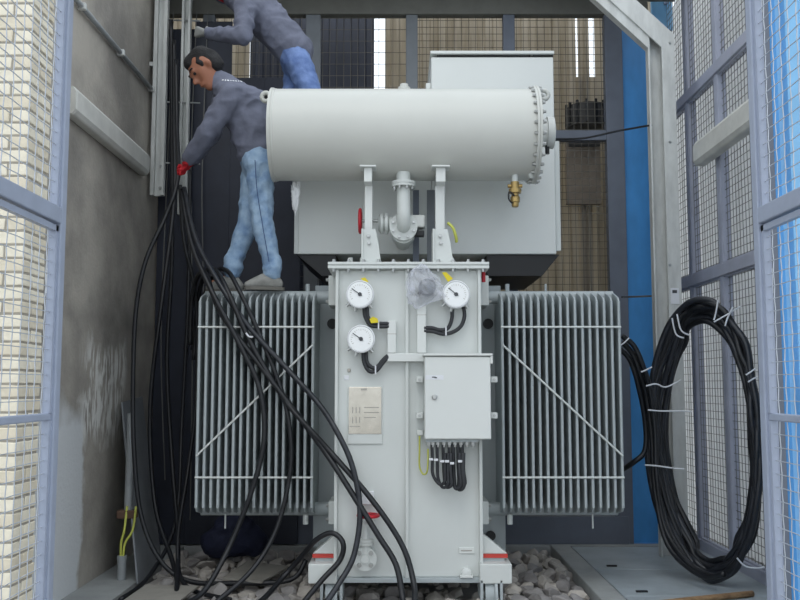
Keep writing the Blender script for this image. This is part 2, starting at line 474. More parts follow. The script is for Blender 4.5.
MB().box(fx(372), fx(388), FY+.04, FY+.06, -.06, W(380, 200, FY).z).build('patch_sheet', 'tan_sheet', fence)
# ribbed vent drum and rusty panel seen through the mesh
vY = 9.0
c = W(587, 113, vY); r = (W(608, 113, vY).x - W(566, 113, vY).x)/2
vent = empty('ribbed_drum', (c.x, vY, 0), label='dark ribbed round drum behind the back mesh, right of the tall cable box', cat='drum')
MB().lathe((c.x, vY, W(587, 128, vY).z), (0, 0, 1), [(0, r*.96), (.03, r), (.16, r), (.22, r*.9), (.23, r*.3)], 28).build('drum_shell', 'vent_dark', vent, smooth=True, angle=35)
for k in range(14):
    a = 2*math.pi*k/14
    MB().bar((c.x+r*1.0*math.cos(a), vY+r*1.0*math.sin(a), W(587, 127, vY).z), (c.x+r*.98*math.cos(a), vY+r*.98*math.sin(a), W(587, 105, vY).z), .022, .022).build('rib', 'black', vent)
MB().box(c.x-.05, c.x+.05, vY, FY+.02, c.z-.02, c.z+.02).build('bracket', 'vent_dark', vent)
pn = empty('rusty_panel', (W(583, 170, 9.4).x, 9.4, W(583, 204, 9.4).z), label='brown weathered board hung on the tan fence below the ribbed drum', cat='panel')
pbox(MB(), 567, 142, 600, 204, 9.4, 9.46).build('board', 'brown_panel', pn, bevel=.004)
pbox(MB(), 569, 140, 600, 146, 9.37, 9.41).build('top_strip', 'vent_dark', pn)

# ------------------------------------------------------------------ right side : mesh wall, portal frame, blue column
RX = 2.67
wr = empty('wall_right', (RX, 7, 0), kind='structure')
ry0, ry1 = 5.55, 9.0
for yy in (8.2, 7.42, 6.6, 5.8):
    MB().box(RX, RX+.08, yy-.04, yy+.04, FLOOR, 5.4).build('post', 'frame_right', wr, bevel=.006)
for z in (.09, 2.45, 4.17):
    MB().box(RX-.015, RX+.08, ry0, ry1, z-.05, z+.05).build('rail', 'frame_right', wr, bevel=.006)
for z0, z1 in ((.14, 2.4), (2.5, 4.12), (4.22, 5.35)):
    for ya, yb in ((8.24, 8.98), (7.46, 8.16), (6.64, 7.38), (5.84, 6.56)):
        for (p, q) in (((ya, z0), (yb, z0)), ((ya, z1), (yb, z1)), ((ya, z0), (ya, z1)), ((yb, z0), (yb, z1))):
            MB().bar((RX+.02, p[0], p[1]), (RX+.02, q[0], q[1]), .03, .03, up=(1, 0, 0)).build('panel_frame', 'frame_right', wr)
        mb = MB(); y = ya+.03
        while y < yb: mb.wire((RX+.03, y, z0), (RX+.03, y, z1), .003); y += .065
        z = z0+.03
        while z < z1: mb.wire((RX+.034, ya, z), (RX+.034, yb, z), .003); z += .065
        mb.build('wire_mesh', 'wire_dark', wr, kind='stuff')
of = empty('outer_cladding', (3.2, 7, 0), label='pale beige corrugated cladding outside the right mesh wall', cat='cladding')
for (a, b) in ((5.6, 7.2), (7.22, 8.8), (8.82, 10.4), (10.42, 11.6)):
    corrugated(a, b, -.06, 5.9, 3.2, .21, .03, 'beige_sheet', of, axis='y')
# blue steel column (H section)
xa, xb = W(626, 300, 8.5).x, W(651, 300, 8.5).x
bc = empty('blue_column', ((xa+xb)/2, 8.55, 0), label='tall blue painted steel column in the back right corner', cat='column')
MB().box(xa, xb, 8.46, 8.48, .02, CE).build('flange', 'blue_col', bc, bevel=.003)
MB().box(xa, xb, 8.68, 8.7, .02, CE).build('flange', 'blue_col', bc, bevel=.003)
MB().box((xa+xb)/2-.008, (xa+xb)/2+.008, 8.48, 8.68, .02, CE).build('web', 'blue_col', bc)
MB().box(xa-.03, xb+.03, 8.44, 8.72, .02, .055).build('base_plate', 'blue_col', bc, bevel=.003)
pbox(MB(), 652, 0, 672, 30, 8.8, 8.83).build('blue_sheet', 'blue_clad', bc)
# portal frame of galvanised channel with mitred knee
PY = 7.75
def pf(px, py): return W(px, py, PY)
pa = pf(655, 46); pw = .2
portal = empty('portal_frame', (pf(664, 400).x, PY, 0), label='pale galvanised portal frame leg with slanted knee in front of the blue column', cat='frame')
xl, xr = pf(655.5, 300).x, pf(682, 300).x
zk_o = pf(677, 30).z; zk_i = pf(651, 52).z
ang = math.tan(math.radians(44))
topz = CE
def leg(x_in, x_out, y0, y1, nm, m):
    # outline of post + knee beam, in XZ
    zo = pf(677, 34).z; wdt = x_out-x_in
    zi = zo - .12
    po = [(x_out, FLOOR), (x_out, zo), (x_out-(topz-zo)/ang*1.0, topz), (x_in-(topz-zi)/ang, topz), (x_in, zi), (x_in, FLOOR)]
    return MB().prism([(x, y0, z) for x, z in po], (0, y1-y0, 0)).build(nm, m, portal, bevel=.004)
leg(xl, xr, PY+.1, PY+.112, 'web', 'galv')
leg(xr-.115, xr, PY, PY+.02, 'front_flange', 'galv')
leg(xr-.02, xr-.0, PY+.02, PY+.1, 'outer_flange', 'galv')
leg(xl, xl+.016, PY+.02, PY+.1, 'inner_flange', 'galv')
bm_ = bolt_mesh(.01, .012)
share('bolt', bm_, [pf(670, y) + V((0, 0, 0)) for y in (43, 142, 265, 394)], portal, 'bolt_steel')
pbox(MB(), 671, 288, 679, 304, PY-.005, PY).build('sticker', 'print_white', portal)
pbox(MB(), 672.5, 290, 677, 293, PY-.008, PY-.005).build('sticker_print', 'print_dark', portal)
# cable trunkings left and right, conduit
def trunking(x0, x1, ya, yb, zc, h, label):
    t = empty('cable_trunking', ((x0+x1)/2, ya, zc), label=label, cat='trunking')
    d = x1-x0; s = 1 if d > 0 else -1
    prof = [(x0, zc-h*.5), (x0+d*.75, zc-h*.5), (x0+d, zc-h*.32), (x0+d, zc+h*.32), (x0+d*.75, zc+h*.5), (x0, zc+h*.5)]
    MB().prism([(x, ya, z) for x, z in prof], (0, yb-ya, 0)).build('channel', 'trunking', t, bevel=.012)
    MB().prism([(x0+(x-x0)*.96, ya-.012, zc+(z-zc)*.96) for x, z in prof], (0, .012, 0)).build('end_cap', 'trunking', t)
    MB().prism([(x0+(x-x0)*.96, yb, zc+(z-zc)*.96) for x, z in prof], (0, .012, 0)).build('end_cap', 'trunking', t)
    return t
trunking(WX, WX+.09, 6.0, 7.8, 3.44, .2, 'pale box trunking running along the left concrete wall')
trunking(RX-.015, RX-.12, 5.6, 7.68, 3.5, .22, 'pale box trunking fixed across the right mesh wall')
cd = empty('steel_conduit', (WX+.03, 5.5, 4.19), label='thin steel conduit pipe clipped high on the left concrete wall', cat='pipe')
MB().cyl((WX+.03, 5.3, 4.19), (WX+.03, 8.36, 4.19), .02, n=10).build('pipe', 'pvc', cd, smooth=True)
for y in (6.2, 7.1, 8.0): MB().box(WX, WX+.06, y-.02, y+.02, 4.165, 4.215).build('clip', 'galv', cd, bevel=.006)

# ------------------------------------------------------------------ gates
def gate(X, side, label, slab):
    g = empty('mesh_gate', (X, 4.3, .05), label=label, cat='gate')
    y0, y1 = 2.3, 4.3; w = .062
    def st(ya, yb, za, zb, nm, d=w): return MB().box(X-d/2, X+d/2, ya, yb, za, zb).build(nm, 'gate_paint', g, bevel=.006)
    st(y1-w, y1, .06, 3.9, 'stile'); st(y0, y0+w, .06, 3.9, 'stile')
    for z in (.06, 3.84): st(y0+w, y1-w, z, z+w, 'rail')
    zr = 2.3
    st(y0+w, y1-w, zr-.035, zr+.045, 'rail', w)
    st(y0+w, y1-w, 1.335, 1.37, 'rail', .03)
    ya, yb = y0+w, y1-w
    for (za, zb) in ((.122, 1.335), (1.37, zr-.045), (zr+.045, 3.84)):
        b = .028
        ed = [((ya+b/2, za), (ya+b/2, zb)), ((yb-b/2, za), (yb-b/2, zb))]
        if abs(zb-zr) < .1: ed.append(((ya, zb-b/2), (yb, zb-b/2)))
        for (p, q) in ed:
            MB().bar((X-side*.004, p[0], p[1]), (X-side*.004, q[0], q[1]), b, b, up=(1, 0, 0)).build('panel_frame', 'gate_paint', g)
        mb = MB(); sp = .062; amp = .0018
        nz = int((zb-za)/sp); ny = int((yb-ya)/.088)
        for j in range(1, ny+1):
            y = ya + j*(yb-ya)/(ny+1)
            mb.tube([(X + amp*(1 if (k+j) % 2 else -1), y, za + k*(zb-za)/(nz+1)) for k in range(nz+2)], .0026, 4, smooth=False)
        for k in range(1, nz+1):
            z = za + k*(zb-za)/(nz+1)
            mb.tube([(X - amp*(1 if (k+j) % 2 else -1), ya + j*(yb-ya)/(ny+1), z) for j in range(ny+2)], .0026, 4, smooth=False)
        mb.build('wire_mesh', 'gate_wire', g, kind='stuff')
    # hinge post
    xx = X + side*.0
    MB().box(X+side*.018, X+side*.068, 4.33, 4.39, -.06, 4.1).build('hinge_post', 'gate_paint', g, bevel=.006)
    for z in (.6, 2.0, 3.4): MB().cyl((X+side*.045, 4.315, z-.06), (X+side*.045, 4.315, z+.06), .016, n=10).build('hinge', 'galv', g)
    return g
gate(-1.645, -1, 'blue-grey wire mesh gate leaf standing open at the left', None)
gate(1.737, 1, 'blue-grey wire mesh gate leaf standing open at the right', None)
# light blue cladding beyond the right gate
bcl = empty('blue_cladding', (2.6, 5.1, 0), label='light blue ribbed cladding with dark corner post seen through the right gate', cat='cladding')
corrugated(2.2, 3.8, -.06, 4.6, 5.2, .2, .03, 'blue_clad', bcl)
MB().box(2.17, 2.21, 5.12, 5.26, -.06, 4.6).build('trim_strip', 'blue_col', bcl, bevel=.004)
MB().box(2.085, 2.165, 5.1, 5.2, -.06, 4.6).build('corner_post', 'frame_blue_grey', bcl, bevel=.006)

# ================================================================== TRANSFORMER
TX = W(408.5, 400, 6.2).x
tr = empty('power_transformer', (TX, 6.9, 0), label='large light grey oil-filled power transformer with conservator drum and finned radiators', cat='transformer')
TY = 6.2
zt = W(400, 270, TY).z; zb = W(400, 577, TY).z
x0, x1 = W(337.5, 420, TY).x, W(479, 420, TY).x
xa, xb = W(333, 420, TY).x - .0, x1
tank = MB().box(x0, x1, TY, 7.02, zb, zt).build('tank', 'paint', tr, bevel=.006)
bx0, bx1 = W(314, 420, 7.0).x, W(502, 420, 7.0).x
MB().box(bx0, bx1, 7.0, 7.75, zb+.05, zt-.02).build('tank_body', 'paint_fin', tr, bevel=.006)  # darker fin paint puts the shade of the recess into the colour
# edge and centre stiffeners
for px in (336.5, 407, 480):
    x = W(px, 420, TY).x
    MB().box(x-.011, x+.011, TY-.035, TY+.02, zb+.0, zt).build('stiffener', 'paint', tank, bevel=.003)
# top cover with bolts
cx0, cx1 = W(328, 266, TY-.05).x, W(489, 266, TY-.05).x
cov = MB().box(cx0, cx1, TY-.07, 7.8, zt+.002, zt+.024).box(cx0-.0, cx1+.0, TY-.07, 7.8, zt+.028, zt+.048).build('top_cover', 'paint', tr, bevel=.003)
bz = bolt_mesh(.013, .02, (0, 0, 1)); bzd = bolt_mesh(.013, .02, (0, 0, -1))
xs = [cx0 + .04 + i*(cx1-cx0-.08)/10 for i in range(11)]
share('bolt', bz, [(x, TY-.045, zt+.048) for x in xs], cov, 'bolt_steel')
share('bolt', bzd, [(x, TY-.045, zt+.002) for x in xs], cov, 'bolt_steel')
# base frame, skids, wheels
zbb = W(400, 583, TY-.03).z
base = MB().box(W(315, 580, 6.2).x, W(505, 580, 6.2).x, TY-.03, 7.7, zbb, zb+.0).build('base_frame', 'paint_fin', tr, bevel=.004)
for (pa_, pb_) in ((308, 337), (480, 512)):
    pbox(MB(), pa_, 564, pb_, 584, 6.12, 7.75).build('skid_beam', 'paint', base, bevel=.008)
for px in (331, 492):
    x = W(px, 590, 6.1).x
    for yw in (6.22, 7.5):
        w_ = empty('wheel', (x, yw, .1), tr)
        MB().lathe((x-.04, yw, .105), (1, 0, 0), [(0, .1), (.06, .1), (.062, .125), (.08, .125)], 24).build('tyre', 'paint_fin', w_, smooth=True, angle=35)
        MB().lathe((x-.05, yw, .105), (1, 0, 0), [(0, .03), (.1, .03)], 14).build('axle_hub', 'bolt_steel', w_, smooth=True, angle=35)
    MB().box(x-.075, x-.055, 6.12, 6.32, .08, zbb+.03).build('wheel_fork', 'paint_fin', base, bevel=.004); MB().box(x+.055, x+.075, 6.12, 6.32, .08, zbb+.03).build('wheel_fork', 'paint_fin', base, bevel=.004)
# corner jacking gussets with red edge
for s, xt, xo in ((-1, 337, 313), (1, 482, 507)):
    a = W(xt, 533, 6.25); b = W(xo, 553, 6.25)
    g = MB().prism([(a.x, 6.22, a.z), (b.x, 6.22, b.z), (a.x, 6.22, b.z)], (0, .1, 0)).build('jacking_gusset', 'paint', tr, bevel=.004)
    a2 = W(xo, 556.8, 6.25)
    MB().box(a.x, b.x, 6.21, 6.33, a2.z, b.z-.001).build('red_edge', 'red_tape', g)
    MB().box(a.x, b.x-s*.02, 6.22, 6.32, zb+.02, a2.z).build('jacking_pad', 'paint_fin', g)
# black round knock-outs
for px in (332, 488.5):
    p = W(px, 323.5, 6.95)
    MB().lathe((p.x, 6.95, p.z), (0, 1, 0), [(0, .036), (.02, .036), (.02, .04), (.05, .04)], 20).build('plug', 'black', tr, smooth=True, angle=35)
p = W(491, 536, 6.95); MB().lathe((p.x, 6.95, p.z), (0, 1, 0), [(0, .036), (.05, .036)], 20).build('plug', 'black', tr)
for pa_, pb_ in ((317, 336), (482, 503)):
    pbox(MB(), pa_, 300, pb_, 552, 6.98, 7.0).build('side_plate', 'paint_fin', tr)  # recess shade carried by the darker fin paint here too

# ---------------- radiators
RYF, RYB = 6.5, 7.02; RYM = 6.74
rz_top = W(400, 297, RYF).z; rz_bot = W(400, 515, RYF).z
def radiator(xi_px, xo_px, s, label):
    r = empty('radiator', (W((xi_px+xo_px)/2, 400, 6.75).x, 6.75, rz_bot), tr)
    if label: r['label'] = label
    xi, xo = W(xi_px, 400, RYF).x, W(xo_px, 400, RYF).x
    zt_, zb_ = rz_top, rz_bot; th = .019
    prof = [(RYF, zb_+.05), (RYF, zt_-.03), (RYF+.03, zt_+.0), (RYM-.07, zt_+.045), (RYM+.07, zt_+.045), (RYB-.03, zt_), (RYB, zt_-.03), (RYB, zb_+.05), (RYB-.03, zb_+.02), (RYM+.07, zb_-.01), (RYM-.07, zb_-.01), (RYF+.03, zb_+.02)]
    n = 17
    xm = (xi+xo)/2
    # fin: slim body with a rounded front edge
    mb = MB().prism([(-th*.3, y, z) for y, z in prof], (th*.6, 0, 0))
    mb.tube([(0, RYF+.004, zb_+.05), (0, RYF+.004, zt_-.03)], th*.55, 8, smooth=False)
    me = mb.mesh(); me.name = 'fin'
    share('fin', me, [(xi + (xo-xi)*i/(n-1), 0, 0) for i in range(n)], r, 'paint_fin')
    zh = zt_ + .02
    zl = zb_ + .012
    fxp = W(336 if s < 0 else 481, 290, 6.7).x
    for (z, nm) in ((zh, 'top_header'), (zl, 'bottom_header')):
        h = MB().cyl((fxp, RYM, z), (xo+s*.012, RYM, z), .048, n=18).build(nm, 'paint_fin', r, smooth=True, angle=35)
    for (py0, py1) in ((275, 305), (502, 525)):
        # flange pair at the tank side
        a = W(328 if s < 0 else 481, py1, 6.55); b = W(337 if s < 0 else 489, py0, 6.55)
        MB().box(a.x, b.x, 6.58, 6.9, a.z, b.z).build('header_flange', 'paint', r, bevel=.004)
        q = bolt_mesh(.012, .02, (s, 0, 0))
        xx = a.x if s < 0 else b.x
        share('bolt', q, [(xx, 6.6, a.z+.03), (xx, 6.6, b.z-.03)], r, 'bolt_steel')
    # small vent and drain stubs
    for t in (.08, .42):
        x = xi + (xo-xi)*t
        MB().cyl((x, RYM-.01, zh+.04), (x, RYM-.01, zh+.1), .016 if t < .2 else .009, n=10).build('vent_stub', 'paint_fin', r)
    x = xi + (xo-xi)*.07; MB().cyl((x, RYM-.08, zl-.1), (x, RYM-.08, zl-.03), .02, n=12).build('drain_stub', 'paint', r)
    x = xi + (xo-xi)*.78; MB().cyl((x, RYM-.08, zl-.13), (x, RYM-.08, zl-.03), .006, n=8).build('drain_pin', 'paint', r)
    # tie rods
    for py in (327, 477.5):
        a = W(xi_px, py, RYF-.008); MB().cyl((xi-s*.01, RYF-.008, a.z), (xo+s*.01, RYF-.008, a.z), .0075, n=8).build('tie_rod', 'paint', r)
    a = W(xi_px, 345, RYF-.018); b = W(xo_px, 456, RYF-.018)
    MB().cyl((xi, RYF-.02, a.z), (xo, RYF-.02, b.z), .0075, n=8).build('brace_rod', 'paint', r)
    return r
radiator(312.5, 198, -1, 'left finned radiator bank under the cables')
radiator(503, 621, 1, 'right finned radiator bank beside the blue column')

# ---------------- conservator drum
CY = 6.42
ca, cb = W(273.5, 135, CY), W(531, 135, CY)
zc = (W(400, 90, CY).z + W(400, 181, CY).z)/2; CR = (W(400, 90, CY).z - W(400, 181, CY).z)/2*.985
con = empty('conservator', (W(405, 135, CY).x, CY, zc), tr); con['label'] = 'horizontal grey oil conservator drum on two posts'
L = cb.x-ca.x
MB().lathe((ca.x, CY, zc), (1, 0, 0), [(-.012, CR*.6), (-.006, CR*.93), (0, CR*.985), (.02, CR), (.03, CR*1.0), (.032, CR*.99), (L, CR*.99)], 64).build('drum', 'paint_drum', con, smooth=True, angle=30)
MB().lathe((ca.x-.004, CY, zc), (1, 0, 0), [(0, CR*1.015), (.018, CR*1.015)], 64).build('rim', 'paint_drum', con, smooth=True, angle=30)
fl1 = MB().lathe((cb.x-.002, CY, zc), (1, 0, 0), [(0, CR*1.055), (.016, CR*1.055), (.018, CR*1.04), (.02, CR*1.055), (.036, CR*1.055), (.04, CR*.9)], 64).build('end_flange', 'paint_drum', con, smooth=True, angle=30)
bme = bolt_mesh(.012, .022, (-1, 0, 0)); bme2 = bolt_mesh(.012, .022, (1, 0, 0))
lc = [(cb.x-.002, CY-CR*1.0*math.cos(a)*1.02, zc+CR*1.02*math.sin(a)) for a in [2*math.pi*k/28 for k in range(28)]]
share('bolt', bme, lc, fl1, 'bolt_steel'); share('bolt', bme2, [(x+.038, y, z) for x, y, z in lc], fl1, 'bolt_steel')
# oil level gauge on the end
gz = W(550, 136, CY).z
lg = MB().lathe((cb.x+.036, CY-.08, gz), (1, 0, 0), [(0, .1), (.06, .1), (.062, .115), (.11, .115), (.118, .09)], 32).build('level_gauge', 'galv', con, smooth=True, angle=30)
MB().cyl((cb.x+.1, CY-.1, gz-.1), (cb.x+.1, CY-.1, gz-.16), .016, n=10).build('gauge_gland', 'black', lg)
# lifting lugs
def lug(px, py, Y, nm='lifting_lug'):
    p = W(px, py, Y)
    mb = MB()
    t = bmesh.new(); t.free()
    mb.tube([p+V((math.cos(a)*.03, 0, math.sin(a)*.032)) for a in [2*math.pi*k/14 for k in range(14)]], .017, 8, closed=True, sub=1)
    return mb.build(nm, 'paint_drum', con, smooth=True)
lug(266, 97, CY-.02)
p = W(266, 97, CY-.02); MB().lathe((p.x, CY+.02, p.z), (0, 1, 0), [(0, .03), (.01, .03)], 14).build('lug_plate', 'black', con)
lug(544, 95, CY-.1)
p = W(404, 87, CY); MB().lathe((p.x, CY, p.z-.03), (0, 0, 1), [(0, .045), (.025, .045), (.03, .032), (.05, .03)], 16).build('filler_cap', 'paint_drum', con, smooth=True, angle=30)
# support posts with foot brackets
for px0, px1, bx in ((364.5, 372.5, 1), (435.5, 444.5, 1)):
    a = W(px0, 230, 6.3); b = W(px1, 166.5, 6.14)
    b.x = W(px1, 166, 6.3).x
    MB().box(a.x, b.x, 6.3, 6.4, zt+.05, zc-CR*.86).build('support_post', 'paint_box', con, bevel=.005)
    MB().box(a.x-.03, b.x+.03, 6.14, 6.5, b.z, b.z+.012).build('saddle_plate', 'paint_box', con, bevel=.003)
    MB().box(a.x, b.x, 6.17, 6.4, b.z-.1, b.z).build('saddle_rib', 'paint_box', con, bevel=.003)
    fz = W(400, 229, 6.22).z
    fa = W(px0-3, 229, 6.22).x; fb = W(px1+3, 229, 6.22).x
    br = MB().prism([(fa, 6.22, fz), (fb, 6.22, fz), (fb+.02, 6.22, fz-.1), (fb+.04, 6.22, zt+.05), (fa, 6.22, zt+.05)], (0, .012, 0)).build('foot_bracket', 'paint', con)
    MB().box(fa, fa+.012, 6.2, 6.42, zt+.05, fz).build('bracket_side', 'paint', con, bevel=.002)
    MB().box(fa, fb+.04, 6.17, 6.45, zt+.05, zt+.062).build('foot_plate', 'paint', con)
    share('bolt', bolt_mesh(.012, .02), [((fa+fb)/2, 6.22, fz-.05), ((fa+fb)/2+.005, 6.22, fz-.1)], br, 'bolt_steel')
# ---------------- oil pipe with gas relay
pv = empty('oil_pipe', (W(403, 220, 6.3).x, 6.4, zt), tr)
pxm = W(403.5, 200, 6.3).x
zfl = W(403, 184, 6.3).z; zel = W(404, 222, 6.2).z
pv['label'] = 'flanged oil pipe with gas relay between tank and drum'
MB().lathe((pxm, 6.32, zfl-.018), (0, 0, 1), [(0, .085), (.016, .085), (.017, .078), (.02, .085), (.038, .085)], 28).build('pipe_flange', 'paint', pv, smooth=True, angle=30)
share('bolt', bolt_mesh(.011, .02, (0, 0, -1)), [(pxm+.068*math.cos(a), 6.32+.068*math.sin(a), zfl-.018) for a in [math.pi*(k+.5)/4 for k in range(8)]], pv, 'bolt_steel')
MB().cyl((pxm, 6.32, zfl), (pxm, 6.32, zc-CR*.9), .05, n=20).build('riser', 'paint', pv, smooth=True, angle=30)
MB().tube([(pxm, 6.32, zfl), (pxm, 6.32, zfl-.08), (pxm, 6.32, zel+.14), (pxm, 6.325, zel+.06), (pxm, 6.36, zel+.01), (pxm, 6.42, zel), (pxm, 6.5, zel)], .048, 20).build('elbow', 'paint', pv, smooth=True)
MB().lathe((pxm, 6.38, zel), (0, 1, 0), [(0, .1), (.018, .1), (.019, .094), (.021, .1), (.042, .1)], 30).build('pipe_flange', 'paint', pv, smooth=True, angle=30)
share('bolt', bolt_mesh(.011, .02), [(pxm+.08*math.cos(a), 6.38, zel+.08*math.sin(a)) for a in [math.pi*(k+.5)/4 for k in range(8)]], pv, 'bolt_steel')
MB().lathe((pxm, 6.42, zel-.03), (0, 1, 0), [(0, .085), (.2, .085), (.22, .06), (.5, .06)], 24).build('relay_body', 'paint', pv, smooth=True, angle=30)
MB().box(pxm+.05, pxm+.155, 6.4, 6.52, zel-.0, zel+.09).build('relay_box', 'galv', pv, bevel=.01)
MB().box(pxm+.06, pxm+.15, 6.42, 6.5, zel-.06, zel-.02).build('relay_terminal', 'black', pv, bevel=.004)
zv = W(385, 221, 6.35).z
MB().lathe((W(378, 220, 6.4).x, 6.46, zv), (1, 0, 0), [(0, .05), (.02, .075), (.035, .075), (.036, .05), (.05, .05), (.051, .075), (.07, .075), (.08, .05), (.16, .05)], 24).build('side_valve', 'paint', pv, smooth=True, angle=30)
hw = W(360, 220, 6.42)
vs = MB().cyl((hw.x, 6.46, hw.z), (W(380, 220, 6.42).x, 6.46, hw.z), .012, n=10).build('valve_spindle', 'bolt_steel', pv)
mb = MB(); mb.tube([(hw.x, 6.46+.082*math.cos(a), hw.z+.082*math.sin(a)) for a in [2*math.pi*k/20 for k in range(20)]], .013, 8, closed=True, sub=2)
for k in range(3):
    a = math.pi*2*k/3+.5; mb.cyl((hw.x, 6.46, hw.z), (hw.x, 6.46+.082*math.cos(a), hw.z+.082*math.sin(a)), .008, n=6)
mb.lathe((hw.x-.012, 6.46, hw.z), (1, 0, 0), [(0, .02), (.024, .02)], 10)
mb.build('handwheel', 'red', pv, smooth=True)
MB().box(W(413, 200, 6.7).x, W(419, 200, 6.7).x, 6.7, 6.74, zt+.05, W(400, 190, 6.7).z).build('conduit_strip', 'frame_blue_grey', pv)
a = W(427, 200, 6.75); b = W(437, 200, 6.75); MB().box(a.x, b.x, 6.75, 6.78, zt+.05, W(400, 190, 6.75).z).build('panel_strip', 'frame_grey', pv)
# yellow-green earthing strap by the right post
MB().tube([W(448, 223, 6.3), W(453, 228, 6.28), W(456, 237, 6.28), W(456.5, 242, 6.3)], .011, 8).build('earth_strap', 'yellow_green', con, smooth=True)
for px in (350, 362, 441, 452):
    p = W(px, 258, 6.3); MB().lathe((p.x, 6.36, zt+.048), (0, 0, 1), [(0, .03), (.02, .03), (.02, .018), (.06, .018)], 10).build('lid_fitting', 'paint', cov)
# ---------------- drain cock under the drum (brass)
dp = W(515, 190, 6.34)
dv = empty('sampling_valve', (dp.x, 6.34, dp.z), tr); dv['label'] = 'small brass drain cock under the drum'
zd0 = zc - CR*.98
MB().cyl((dp.x, 6.34, W(515, 183, 6.34).z), (dp.x, 6.34, zd0+.04), .024, n=14).build('nipple', 'paint', dv, smooth=True, angle=30)
zz = lambda py: W(515, py, 6.34).z
MB().lathe((dp.x, 6.34, zz(207)), (0, 0, 1), [(0, .022), (.01, .026), (.03, .026), (.035, .034), (.07, .034), (.08, .026), (.1, .026), (.1, .045), (.13, .045), (.132, .03), (zz(182)-zz(207), .03)], 16).build('cock_body', 'brass', dv, smooth=True, angle=35)
MB().cyl((dp.x-.052, 6.34, zz(186)), (dp.x+.052, 6.34, zz(186)), .014, n=10).build('union_bolt', 'brass', dv)
MB().tube([(dp.x-.025, 6.31, zz(204)), (dp.x-.05, 6.3, zz(200)), (dp.x-.045, 6.3, zz(193)), (dp.x-.01, 6.3, zz(197))], .006, 8).build('cock_chain', 'black', dv)
p = W(531, 179, 6.36); MB().lathe((p.x, 6.33, p.z), (0, 0, 1), [(0, .022), (.03, .03), (.06, .02), (.08, .02)], 14).build('drain_elbow', 'paint', con, smooth=True)
# ---------------- HV cable box behind
BYF, BYB = 6.92, 8.0
hb = empty('cable_box', (W(428, 255, BYF).x, 7.4, 2.5), tr); hb['label'] = 'big grey cable box behind the drum with underside shade built as black blocks'
xl_, xr_ = W(297, 220, BYF).x, W(556, 220, BYF).x
zlo = W(400, 254, BYF).z; zst = W(400, 150, BYF).z
xs_ = W(431, 100, BYF).x; zhi = W(400, 57, BYF).z
MB().box(xl_, xs_, BYF, BYB, zlo, zst).build('low_housing', 'paint_box', hb, bevel=.008)
MB().box(xs_+.002, xr_, BYF, BYB, zlo, zhi).build('tall_housing', 'paint_box', hb, bevel=.008)
lid = MB().box(xs_-.005, xr_+.005, BYF-.02, BYB, zhi+.02, zhi+.045).build('lid', 'paint_box', hb, bevel=.004)
MB().box(xs_+.05, xr_-.18, BYF+.01, BYB-.05, zhi, zhi+.02).build('lid_gasket', 'black', hb)
MB().box(xr_-.16, xr_-.0, BYF+.01, BYB-.05, zhi, zhi+.02).build('lid_gasket', 'black', hb)
MB().box(W(426, 86, BYF).x, xs_, BYF+.02, BYB, zst, W(400, 82, BYF).z).build('side_flange', 'paint_box', hb, bevel=.004)
# right edge flange strip
MB().box(xr_+.004, W(561, 200, BYF).x, BYF+.03, BYF+.06, zlo+.03, W(560, 140, BYF).z).build('edge_flange', 'paint', hb, bevel=.003)
MB().box(xl_-.02, xl_+.015, BYF-.012, BYF, zlo, zst).build('edge_flange', 'paint', hb, bevel=.003)
# black blocks below the box, put in as its underside shade
def shade_block(pa_, pb_, pc_, pd_):
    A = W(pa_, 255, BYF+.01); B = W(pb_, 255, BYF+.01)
    return MB().prism([(A.x, BYF+.03, zlo-.0), (B.x, BYF+.03, zlo-.0), (B.x + pc_, BYF+.03, zlo-.17), (A.x + pd_, BYF+.03, zlo-.17)], (0, 1.0, 0)).build('underside_shade', 'black', hb, bevel=.004)
shade_block(487, 560, -.14, 0); shade_block(296, 336, 0, .2)

# ---------------- gauges
def gauge(px, py, name, ang_deg):
    p = W(px, py, TY-.1)
    g = empty('temperature_gauge', (p.x, TY-.1, p.z), tr)
    if name: g['label'] = name
    R_ = .093
    MB().lathe((p.x, TY-.03, p.z), (0, -1, 0), [(0, R_*.9), (.05, R_*.95), (.055, R_*1.03), (.085, R_*1.03), (.092, R_*.96), (.086, R_*.9)], 40).build('case', 'white_plastic', g, smooth=True, angle=35)
    d = MB().lathe((p.x, TY-.117, p.z), (0, -1, 0), [(0, R_*.9), (.003, R_*.9)], 40).build('dial', 'dial', g)
    a = math.radians(ang_deg)
    e = (p.x+math.cos(a)*R_*.72, TY-.124, p.z+math.sin(a)*R_*.72); e2 = (p.x-math.cos(a)*R_*.2, TY-.124, p.z-math.sin(a)*R_*.2)
    MB().bar(e2, e, .005, .003, up=(0, 1, 0)).build('needle', 'print_dark', g)
    MB().lathe((p.x, TY-.12, p.z), (0, -1, 0), [(0, .014), (.008, .012)], 12).build('needle_hub', 'print_dark', g)
    mb = MB()
    for k in range(19):
        t = math.radians(-30+ k*240/18)
        q0 = .66 if k % 3 else .6
        mb.bar((p.x+math.cos(t)*R_*q0, TY-.121, p.z+math.sin(t)*R_*q0), (p.x+math.cos(t)*R_*.74, TY-.121, p.z+math.sin(t)*R_*.74), .0028, .002, up=(0, 1, 0))
    mb.build('scale_marks', 'steel_etch', g)
    for t in (-48, -108, -140):
        t = math.radians(t); q = .0
        a0 = (p.x+math.cos(t)*R_*.98, TY-.08, p.z+math.sin(t)*R_*.98); a1 = (p.x+math.cos(t)*R_*1.32, TY-.08, p.z+math.sin(t)*R_*1.32)
        MB().lathe(a0, V(a1)-V(a0), [(0, .016), (.012, .016), (.012, .011), (.03, .011)], 8).build('gland', 'bolt_steel', g)
    return p
